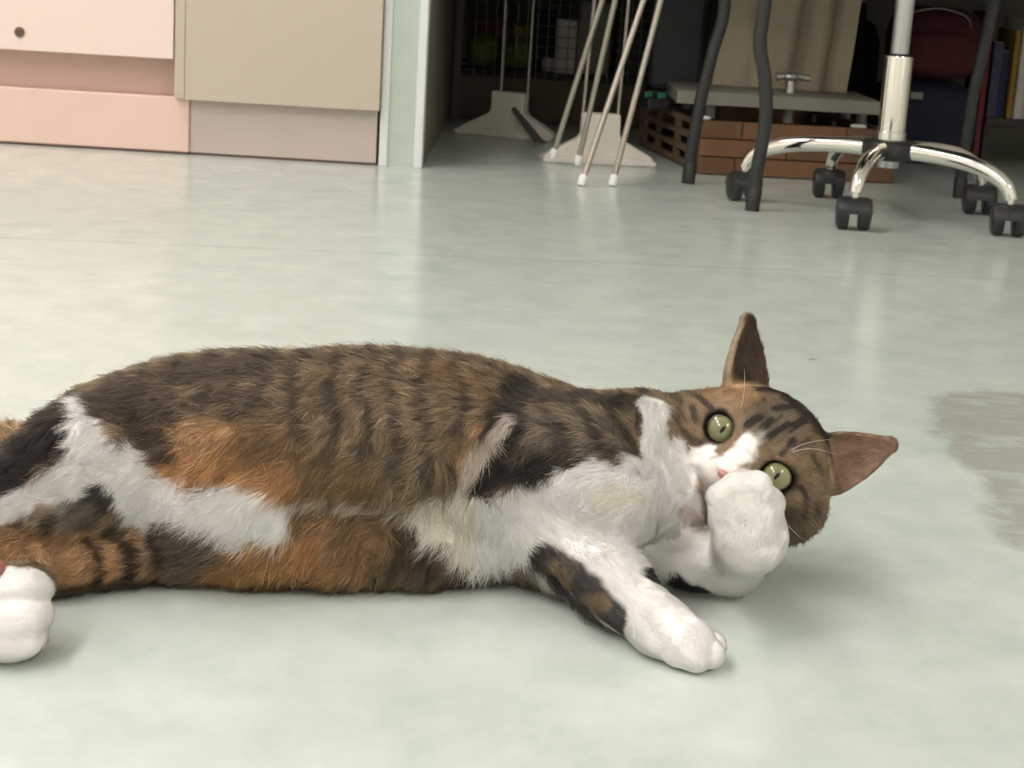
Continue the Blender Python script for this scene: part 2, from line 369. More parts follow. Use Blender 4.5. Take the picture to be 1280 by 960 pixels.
for x, y in ((.249, 3.83), (.276, 3.815)): MB().box((x, y, .132), (x + .016, y + .009, .143), rz=R(35)).build('clip', M['teal'], t, bevel=.001)
goods('white_scrap', MB().ball((.357, 3.598, .1135), (.013, .009, .004), e=.7), M['paper'], 'small white scrap on the crate edge beside the thin black leg', 'scrap', smooth=True)
goods('white_scrap', MB().ball((.675, 3.628, .1125), (.017, .009, .004), e=.7), M['paper'], 'small white scrap on the crate under the end of the grey plate', 'scrap', smooth=True)

# ---------------------------------------------------------------- bags and books on the right
t = thing('navy_bag', 'dark navy soft bag on the floor under the red backpack', 'bag', (.90, 4.05, 0))
MB().ball((.913, 4.15, .095), (.120, .12, .095), e=.55, n=28, m=16).build('body', M['navy'], t, smooth=True)
MB().box((.858, 4.02, .150), (.886, 4.03, .165)).build('tag', M['plate'], t)
t = thing('red_backpack', 'dark red backpack piled on the navy bag behind the chrome stool', 'backpack', (.93, 4.15, .19))
MB().ball((.925, 4.15, .272), (.105, .10, .082), e=.6, n=28, m=16).build('body', M['red'], t, smooth=True)
MB().ball((.92, 4.062, .252), (.080, .035, .05), e=.6).build('pocket', M['red'], t, smooth=True)
MB().tube([(.845, 4.032, .34), (.90, 4.024, .352), (.965, 4.038, .338), (.985, 4.06, .315)], .0022, 8, smooth=5).build('zip', M['plate'], t, smooth=True)
t = thing('black_bag', 'black bag with an upright handle beside the beige sack', 'bag', (.775, 4.385, 0))
MB().ball((.775, 4.385, .155), (.066, .085, .155), e=.45, n=28, m=16).build('body', M['blackc'], t, smooth=True)
MB().box((.785, 4.36, .29), (.803, 4.385, .350)).build('handle', M['blackc'], t, bevel=.004)
goods('maroon_board', MB().box((1.038, 4.12, 0), (1.052, 4.28, .35)), M['maroon'], 'thin dark red board on edge between backpack and books', 'board', .002)
t = thing('book_rack', 'low dark rack holding the row of books', 'rack', (1.25, 4.2, 0))
MB().box((1.055, 4.10, .098), (1.75, 4.35, .112)).build('shelf', M['shelf'], t)
for x in (1.055, 1.736): MB().box((x, 4.11, 0), (x + .014, 4.34, .098)).build('side', M['shelf'], t)
x = 1.060
for nm, w, h, dy, col, lab in (
    ('book', .024, .17, .02, (64, 70, 92), 'dull blue book first in the row'), ('book', .020, .15, .03, (36, 44, 84), 'navy book between the dull blue and the yellow book'),
    ('book', .013, .20, .01, (156, 122, 44), 'yellow book in the row on the low rack'), ('book', .020, .225, 0, (196, 194, 190), 'tall white book beside the yellow one'),
    ('book', .018, .215, .01, (170, 172, 170), 'grey book beside the tall white one'), ('book', .024, .21, .005, (206, 90, 60), 'orange red book in the row'),
    ('book', .022, .20, .0, (200, 198, 190), 'off white book beside the orange red one'), ('book', .03, .22, .0, (90, 94, 90), 'dark grey book at the end of the row')):
    bk = thing('book', lab, 'book', (x + w / 2, 4.2, .112), 'books on the low rack')
    MB().box((x, 4.105 + dy, .1125), (x + w - .001, 4.28, .1125 + h)).build('cover', mat('book_cloth', col, .7), bk, bevel=.002)
    MB().box((x + .002, 4.11 + dy, .1125 + h), (x + w - .003, 4.278, .1135 + h)).build('page_block', M['paper'], bk)
    x += w

# ---------------------------------------------------------------- black tube chair
t = thing('tube_chair', 'black metal tube chair whose legs straddle the chrome stool', 'chair', (.64, 3.25, 0))
def chair_leg(pts):
    P = [Vector(p) for p in pts]; d = P[-1] - P[-2]; P.append(P[-1] + d * ((.425 - P[-1].z) / d.z))
    lg = MB().tube(P, .0118, 16, smooth=6).build('leg', M['blackm'], t, smooth=True)
    b = P[0]; q = (P[1] - b).normalized()
    MB().tube([(b.x, b.y, 0), b + q * .035, b + q * .037], [.0128, .0132, .012], 16).build('foot_cap', M['blackp'], lg, smooth=True); return P[-1]
e = [chair_leg([(0.4006,3.0676,0.0020), (0.4041,3.0700,0.0747), (0.4104,3.0700,0.1581), (0.4029,3.0700,0.2260), (0.3891,3.0700,0.2861), (0.3903,3.0700,0.3332), (0.3923,3.0700,0.3866)]),
     chair_leg([(0.3178,3.4180,0.0020), (0.3213,3.4200,0.0764), (0.3297,3.4200,0.1612), (0.3451,3.4200,0.2530), (0.3582,3.4200,0.3137), (0.3607,3.4200,0.3733)]),
     chair_leg([(0.8519,3.4467,0.0020), (0.8518,3.4500,0.0892), (0.8561,3.4500,0.1975), (0.8680,3.4500,0.3047), (0.8775,3.4500,0.4028)]),
     chair_leg([(.944, 3.105, .002), (.94, 3.105, .16), (.925, 3.105, .29), (.925, 3.105, .36)])]
ch = MB()
for i, j in ((0, 1), (1, 2), (2, 3)): ch.tube([e[i], e[j]], .0105, 12)
ch.build('seat_rail', M['blackm'], t, smooth=True)
MB().box((.385, 3.14, .436), (.915, 3.47, .468)).build('seat', M['seat'], t, bevel=.014)
bk = MB().tube([e[1], e[1] + Vector((.0, .03, .2)), e[1] + Vector((.01, .05, .42))], .0105, 12); bk.tube([e[2], e[2] + Vector((.0, .03, .2)), e[2] + Vector((-.01, .05, .42))], .0105, 12); bk.build('back_upright', M['blackm'], t, smooth=True)
MB().box((.36, 3.475, .62), (.90, 3.50, .84)).build('backrest', M['seat'], t, bevel=.01)

# ---------------------------------------------------------------- chrome stool on casters
ST = thing('wheeled_stool', 'chrome five armed stool base on black twin wheel casters', 'stool', (.632, 3.085, 0))
cx, cy = .632, 3.085
MB().lathe((cx, cy, 0), [(.026, .100), (.046, .104), (.048, .112), (.048, .128), (.044, .134), (.03, .137)]).build('hub', M['blackp'], ST, smooth=True)
MB().lathe((cx, cy, 0), [(.019, .088), (.02, .101)]).build('hub_end', M['alu'], ST, smooth=True)
MB().lathe((cx, cy, 0), [(.0265, .136), (.0265, .150), (.0245, .151), (.0245, .276), (.0235, .279), (.0150, .2795)]).build('outer_column', M['chrome'], ST, smooth=True)
MB().lathe((cx, cy, 0), [(.019, .279), (.019, .283), (.0165, .2835)]).build('collar', M['blackp'], ST, smooth=True)
MB().lathe((cx, cy, 0), [(.0160, .2836), (.0160, .52)]).build('gas_rod', M['alu'], ST, smooth=True)
MB().lathe((cx, cy, 0), [(.05, .52), (.15, .53), (.165, .545), (.168, .565), (.16, .585), (.13, .595), (.02, .598)], 40).build('seat', M['blackp'], ST, smooth=True)
for px, turn in (((0.3989,3.1986,0.0000)[:2], 14), ((0.5735,3.3230,0.0000)[:2], -2), ((0.5472,2.9033,0.0000)[:2], -5), ((0.8291,3.2040,0.0000)[:2], -3), ((0.8123,2.9371,0.0000)[:2], -6)):
    c = Vector((px[0], px[1], 0)); d = Vector((c.x - cx, c.y - cy, 0)); L_ = d.length; d.normalize()
    P_ = lambda s, z: Vector((cx, cy, z)) + d * s
    MB().tube([P_(.030, .119), P_(L_ * .35, .1185), P_(L_ * .62, .113), P_(L_ * .82, .101), P_(L_ * .95, .083), P_(L_, .060)], [.0135, .0135, .0132, .0128, .012, .0105], 18, flat=1.05, smooth=6).build('arm', M['chrome'], ST, smooth=True)
    rot = Matrix.Translation(c) @ Matrix.Rotation(R(turn), 4, 'Z')
    cs = MB()
    hood = []
    for k in range(17):
        w = math.pi * (k / 16) ; hood.append((-.0262 * math.cos(w), .0285 + .0262 * math.sin(w)))
    # rounded hood spanning both wheels, with the slot between the wheels open below
    vs = []
    n = len(hood)
    for s_, xx in ((.62, -.0295), (.90, -.0275), (1, -.021), (1, .021), (.90, .0275), (.62, .0295)):
        for yy, zz in hood: vs.append(rot @ Vector((xx, yy * s_, .0285 + (zz - .0285) * s_)))
    fs = []
    for q in range(5):
        for k in range(n - 1): fs.append((q * n + k, q * n + k + 1, (q + 1) * n + k + 1, (q + 1) * n + k))
    fs += [tuple(range(n)), tuple(range(5 * n, 6 * n))[::-1]] + [(q * n, (q + 1) * n, (q + 2) * n - 1, (q + 1) * n - 1) for q in range(5)]
    cs.add(vs, fs)
    ho = cs.build('caster', M['blackp'], ST, smooth=True)
    for s_ in (-1, 1):
        w_ = MB().tube([rot @ Vector((s_ * .0085, 0, .0255)), rot @ Vector((s_ * .0105, 0, .0255)), rot @ Vector((s_ * .0225, 0, .0255)), rot @ Vector((s_ * .0265, 0, .0255)), rot @ Vector((s_ * .0285, 0, .0255))], [.0235, .0252, .0252, .0225, .016], 28)
        w_.build('wheel', M['blackp'], ho, smooth=True)
    MB().tube([rot @ Vector((0, 0, .05)), rot @ Vector((0, 0, .064))], .0065, 12).build('stem', M['chrome'], ho, smooth=True)

# ---------------------------------------------------------------- the cat's body: one signed distance field, one continuous surface
VOX = 0.0015
G0 = np.array([-0.46, 0.84, -0.008]); G1 = np.array([0.34, 1.36, 0.235])
GN = np.ceil((G1 - G0) / VOX).astype(int) + 1
FIELD = np.full(tuple(GN), 0.06, np.float32)

def region(lo, hi):
    i0 = np.clip(np.floor((np.array(lo) - G0) / VOX).astype(int), 0, GN - 1)
    i1 = np.clip(np.ceil((np.array(hi) - G0) / VOX).astype(int) + 1, 1, GN)
    sl = tuple(slice(a, b) for a, b in zip(i0, i1))
    ax = [(G0[k] + VOX * np.arange(i0[k], i1[k])).astype(np.float32) for k in range(3)]
    return sl, ax[0][:, None, None], ax[1][None, :, None], ax[2][None, None, :]

def blend(sl, d, k, cut=False):
    f = FIELD[sl]
    if cut:
        h = np.maximum(k - np.abs(f + d), 0) / k
        FIELD[sl] = np.maximum(f, -d) + h * h * k * 0.25
    else:
        h = np.maximum(k - np.abs(f - d), 0) / k
        FIELD[sl] = np.minimum(f, d) - h * h * k * 0.25

def cone_dist(x, y, z, a, ra, b, rb):
    ba = [b[i] - a[i] for i in range(3)]
    L = sum(c * c for c in ba) + 1e-12
    px, py, pz = x - a[0], y - a[1], z - a[2]
    t = np.clip((px * ba[0] + py * ba[1] + pz * ba[2]) / L, 0, 1)
    return np.sqrt((px - t * ba[0]) ** 2 + (py - t * ba[1]) ** 2 + (pz - t * ba[2]) ** 2) - (ra + (rb - ra) * t)

def limb(pts, k=0.012, sy=1.0, join=None):
    """tapered chain of (point, radius); sy < 1 makes it wider front to back than it is high"""
    for i in range(len(pts) - 1):
        (a, ra), (b, rb) = pts[i], pts[i + 1]
        m = k + 0.012
        lo = [min(a[j] - ra / (sy if j == 1 else 1), b[j] - rb / (sy if j == 1 else 1)) - m for j in range(3)]
        hi = [max(a[j] + ra / (sy if j == 1 else 1), b[j] + rb / (sy if j == 1 else 1)) + m for j in range(3)]
        sl, x, y, z = region(lo, hi)
        d = cone_dist(x, y * sy, z, (a[0], a[1] * sy, a[2]), ra, (b[0], b[1] * sy, b[2]), rb)
        blend(sl, d, k if (i == 0 or join is None) else join)

def blob(c, r, k=0.01, M=None, cut=False):
    """ellipsoid with radii r; rows of M are its axes"""
    m = k + 0.012; R = max(r) + m
    sl, x, y, z = region([q - R for q in c], [q + R for q in c])
    px, py, pz = x - c[0], y - c[1], z - c[2]
    if M is None: M = np.eye(3)
    q = [M[i][0] * px + M[i][1] * py + M[i][2] * pz for i in range(3)]
    k0 = np.sqrt(sum((q[i] / r[i]) ** 2 for i in range(3)))
    k1 = np.sqrt(sum((q[i] / r[i] ** 2) ** 2 for i in range(3))) + 1e-6
    blend(sl, k0 * (k0 - 1) / k1, k, cut)

# trunk, lying on its left side with the belly to the front
limb([((-0.2724,1.1417,0.0580), .046), ((-0.2190,1.1314,0.0620), .056), ((-0.1634,1.1362,0.0635), .0615), ((-0.0895,1.1528,0.0650), .0635), ((-0.0270,1.1652,0.0630), .0595), ((0.0117,1.1538,0.0630), .0470), ((0.0553,1.1562,0.0650), .0455)], k=.04, sy=.82)
limb([((0.0456,1.1200,0.0766), .049), ((0.0896,1.1500,0.0780), .042), ((0.1353,1.1850,0.0766), .033)], k=.015)
# chest and throat
limb([((0.0213,1.1169,0.0400), .033), ((0.0662,1.0850,0.0650), .030), ((0.1026,1.1200,0.0597), .026), ((0.1273,1.1350,0.0532), .023)], k=.015)
# flank resting on the floor under the midline of the belly
limb([((-0.1582,1.0739,0.0260), .025), ((-0.1072,1.0788,0.0270), .0265), ((-0.0510,1.0904,0.0260), .0250), ((-0.0146,1.0997,0.0240), .021)], k=.010)
# soft belly between the hind legs
limb([((-0.2245,1.0700,0.0452), .017), ((-0.1873,1.0620,0.0458), .020), ((-0.1521,1.0650,0.0433), .018)], k=.028)
# upper hind leg
limb([((-0.2468,1.1000,0.0752), .042), ((-0.2711,1.0620,0.0713), .036), ((-0.3056,1.0500,0.0529), .024), ((-0.3494,1.0450,0.0376), .019)], k=.022)
limb([((-0.2510,1.0360,0.0560), .0118), ((-0.2752,1.0300,0.0486), .0138), ((-0.3099,1.0300,0.0361), .0140), ((-0.3478,1.0100,0.0312), .014)], k=.008)
limb([((-0.3443,1.0000,0.0349), .014), ((-0.3521,0.9800,0.0213), .015), ((-0.3522,0.9600,0.0138), .018)], k=.01)
# lower hind leg and its foot
limb([((-0.1582,1.0739,0.0260), .024), ((-0.2012,1.0703,0.0240), .0205), ((-0.2416,1.0562,0.0220), .0195), ((-0.2761,1.0329,0.0200), .0175), ((-0.3265,1.0192,0.0180), .0155)], k=.012)
limb([((-0.3332,1.0093,0.0180), .0160), ((-0.2975,0.9658,0.0210), .018), ((-0.2802,0.9452,0.0220), .0205)], k=.010)
blob((-0.2751,0.9500,0.0356), (.020,.022,.0120), .004)
blob((-0.2721,0.9360,0.0231), (.020,.024,.0120), .004)
blob((-0.2732,0.9300,0.0119), (.019,.023,.0110), .004)
# tail behind
limb([((-0.3323,1.2265,0.0180), .015), ((-0.3737,1.2685,0.0200), .0185), ((-0.4151,1.2442,0.0200), .019)], k=.008)
# near foreleg, stretched to the floor
limb([((0.0053,1.1173,0.0400), .029), ((0.0373,1.0912,0.0340), .0255), ((0.0698,1.0398,0.0250), .0215), ((0.0971,0.9927,0.0180), .0167)], k=.016)
limb([((0.0971,0.9927,0.0180), .0165), ((0.1139,0.9773,0.0145), .0155)], k=.010)
for c, r in (((0.1291,0.9883,0.0100), .0080), ((0.1263,0.9741,0.0095), .0088), ((0.1173,0.9678,0.0090), .0088), ((0.1070,0.9736,0.0080), .0075)):
    limb([((0.1086,0.9815,0.0140), .010), (c, r)], k=.0035)
# raised foreleg with its paw over the mouth
limb([((0.0480,1.1087,0.0360), .022), ((0.0804,1.1064,0.0260), .0175), ((0.1279,1.1011,0.0230), .0175), ((0.1513,1.0996,0.0250), .0185)], k=.009)
limb([((0.1513,1.0993,0.0240), .0190), ((0.1545,1.0500,0.0584), .0205), ((0.1499,1.0480,0.0745), .0210)], k=.012)
for a, c, r in (((0.1412,1.0450,0.0733), (0.1326,1.0400,0.0863), .0090), ((0.1465,1.0420,0.0824), (0.1413,1.0360,0.0948), .0098), ((0.1524,1.0420,0.0828), (0.1534,1.0360,0.0960), .0098), ((0.1585,1.0470,0.0764), (0.1641,1.0450,0.0836), .0084)):
    limb([(a, .013), (c, r)], k=.007)

# ---- head, in its own frame (centimetres: u to its left ear, v up, w out of the face)
HC = np.array((0.1675,1.1500,0.0822))
HX0, HU, HF0 = np.array((0.78573,-0.26842,-0.55730)), np.array((0.60275,0.12979,0.78730)), np.array((-0.13900,-0.95452,0.26377))
YAW = math.radians(10)
HF = math.cos(YAW) * HF0 - math.sin(YAW) * HX0
HX = math.cos(YAW) * HX0 + math.sin(YAW) * HF0
HM = np.array([HX, HU, HF])
def HW(u, v, w): return tuple(HC + 0.01 * (u * HX + v * HU + w * HF))
def hblob(c, r, k=.6, cut=False, M=None):
    MM = HM if M is None else np.array(M) @ HM
    blob(HW(*c), [q * .01 for q in r], k * .01, MM, cut)
def hlimb(pts, k=.6): limb([(HW(*c), r * .01) for c, r in pts], k * .01)
hblob((0, .5, -.6), (5.0, 4.3, 5.0), 2.5)
for s in (-1, 1):
    hblob((s * 3.5, -1.0, .4), (2.7, 2.7, 2.9), 1.5)
    hblob((s * 2.1, 1.6, 2.7), (1.5, 1.2, 1.5), 1.0)
hblob((0, -2.3, 3.0), (2.2, 1.7, 2.0), 1.2)
hlimb([((0, 1.2, 3.6), 1.0), ((0, -1.7, 4.6), .75)], 1.0)
for s in (-1, 1):
    hblob((s * .85, -2.75, 4.15), (1.05, .9, 1.0), .5)
hblob((0, -3.9, 3.2), (1.1, .8, 1.0), .6)
for s in (-1, 1):
    hblob((s * 2.38, .0, 3.25), (1.16, 1.10, 1.3), .2, cut=True)
def ear(base, tip, n, rb, rt, depth):
    """a hollow cone: outer shell minus a shifted inner one, flattened along its opening n"""
    b, t, n = np.array(base, float), np.array(tip, float), np.array(n, float)
    a = (t - b) / np.linalg.norm(t - b); n -= a * n.dot(a); n /= np.linalg.norm(n); c = np.cross(a, n)
    Lm = np.linalg.norm(t - b)
    W = np.array([a @ HM, n @ HM, c @ HM])
    o = HC + .01 * (b @ HM)
    R = (Lm + rb + 1.5) * .01
    sl, x, y, z = region(o - R, o + R)
    px, py, pz = x - o[0], y - o[1], z - o[2]
    qa, qn, qc = [(W[i][0] * px + W[i][1] * py + W[i][2] * pz) * 100 for i in range(3)]
    tt = np.clip(qa / Lm, 0, 1)
    rad = (rb + (rt - rb) * tt ** 1.7)
    def shell(off, sc):
        nn = (qn - off) / depth
        over = np.maximum(qa - Lm, 0); under = np.maximum(-qa, 0)
        return (np.sqrt(nn ** 2 + qc ** 2 + over ** 2 + under ** 2) - rad * sc) * .8
    outer = shell(0, 1.0); inner = np.maximum(shell(.75, 1.02), .35 - qa)
    d = np.maximum(outer, -inner) * .01
    blend(sl, d.astype(np.float32), .004)
ear((-3.4, 3.0, -1.2), (-6.8, 6.7, -1.6), (1.0, .3, .50), 2.4, .78, .60)
ear((3.8, 2.8, -1.0), (6.0, 6.4, -.9), (.15, -.1, 1.0), 2.1, .66, .62)

# resting on the floor
_, _, _, gz = region(G0, G1)
FIELD[:] = np.maximum(FIELD, .0015 - gz)

def surface_nets(F):
    s = F < 0
    nx, ny, nz = F.shape
    cnt = np.zeros((nx - 1, ny - 1, nz - 1), np.int8)
    for i in (0, 1):
        for j in (0, 1):
            for k in (0, 1): cnt += s[i:nx - 1 + i, j:ny - 1 + j, k:nz - 1 + k]
    act = np.argwhere((cnt > 0) & (cnt < 8))
    idx = np.full(cnt.shape, -1, np.int32); idx[tuple(act.T)] = np.arange(len(act))
    acc = np.zeros((len(act), 3)); n = np.zeros(len(act))
    C = [(0,0,0),(1,0,0),(0,1,0),(1,1,0),(0,0,1),(1,0,1),(0,1,1),(1,1,1)]
    for a in range(8):
        for b in range(a + 1, 8):
            ca, cb = np.array(C[a]), np.array(C[b])
            if abs(ca - cb).sum() != 1: continue
            fa = F[tuple((act + ca).T)]; fb = F[tuple((act + cb).T)]
            m = (fa < 0) != (fb < 0)
            t = fa[m] / (fa[m] - fb[m])
            acc[m] += ca + t[:, None] * (cb - ca); n[m] += 1
    V = G0 + VOX * (act + acc / n[:, None])
    Q = []
    for ax in range(3):
        o = [(1, 2), (2, 0), (0, 1)][ax]
        a0 = [slice(1, -1)] * 3; a0[ax] = slice(0, -1)
        b0 = [slice(1, -1)] * 3; b0[ax] = slice(1, None)
        sa, sb = s[tuple(a0)], s[tuple(b0)]
        for flip in (False, True):
            e = np.argwhere((sa & ~sb) if not flip else (~sa & sb))
            e[:, o[0]] += 1; e[:, o[1]] += 1
            if not len(e): continue
            d1 = np.zeros(3, int); d1[o[0]] = 1
            d2 = np.zeros(3, int); d2[o[1]] = 1
            ring = [e - d1 - d2, e - d2, e, e - d1]
            q = np.stack([idx[tuple(r.T)] for r in ring], 1)
            Q.append(q[:, ::-1] if flip else q)
    return V, np.concatenate(Q)

def field_gradient(p):
    q = (p - G0) / VOX
    out = np.zeros_like(p)
    for k in range(3):
        d = np.zeros(3); d[k] = 1.0
        out[:, k] = sample_field(q + d) - sample_field(q - d)
    return out / (np.linalg.norm(out, axis=1, keepdims=True) + 1e-9)
def sample_field(q):
    q = np.clip(q, 0, GN - 1.001); i = q.astype(int); f = q - i
    r = 0
    for a in (0, 1):
        for b in (0, 1):
            for c in (0, 1):
                w = (f[:, 0] if a else 1 - f[:, 0]) * (f[:, 1] if b else 1 - f[:, 1]) * (f[:, 2] if c else 1 - f[:, 2])
                r = r + w * FIELD[i[:, 0] + a, i[:, 1] + b, i[:, 2] + c]
    return r


# ---------------------------------------------------------------- the cat: body mesh, coat, fur, eyes
rng = np.random.default_rng(11)
def hash3(i, j, k, s):
    h = (i.astype(np.int64) * 374761393 + j.astype(np.int64) * 668265263 + k.astype(np.int64) * 2147483647 + s * 974634211) & 0x7fffffff
    h = ((h ^ (h >> 13)) * 1274126177) & 0x7fffffff
    return ((h ^ (h >> 16)) & 0xffff) / 65535.0
def vnoise(P, size, s=0):
    q = P / size; i = np.floor(q).astype(np.int64); f = q - i; f = f * f * (3 - 2 * f); r = 0
    for a in (0, 1):
        for b in (0, 1):
            for c in (0, 1):
                w = (f[:, 0] if a else 1 - f[:, 0]) * (f[:, 1] if b else 1 - f[:, 1]) * (f[:, 2] if c else 1 - f[:, 2])
                r = r + w * hash3(i[:, 0] + a, i[:, 1] + b, i[:, 2] + c, s)
    return r * 2 - 1
def fbm(P, size, s=0): return (vnoise(P, size, s) + .5 * vnoise(P, size / 2, s + 1) + .25 * vnoise(P, size / 4, s + 2)) / 1.4
def sstep(x): x = np.clip(x, 0, 1); return x * x * (3 - 2 * x)
def head_local(P): return (P - HC) @ HM.T * 100

COL = {k: np.array(lin(v)) for k, v in dict(
    brown=(139, 121, 98), dark=(78, 66, 54), black=(46, 42, 41), orange=(190, 144, 100), tan=(188, 150, 112), white=(253, 249, 246), cream=(246, 238, 226),
    grey=(112, 102, 92), warm=(166, 136, 102), face=(136, 116, 93), pink=(214, 160, 152), earin=(146, 118, 102), earback=(172, 154, 130), rim=(38, 30, 28), throat=(206, 194, 182), ochre=(130, 106, 78)).items()}
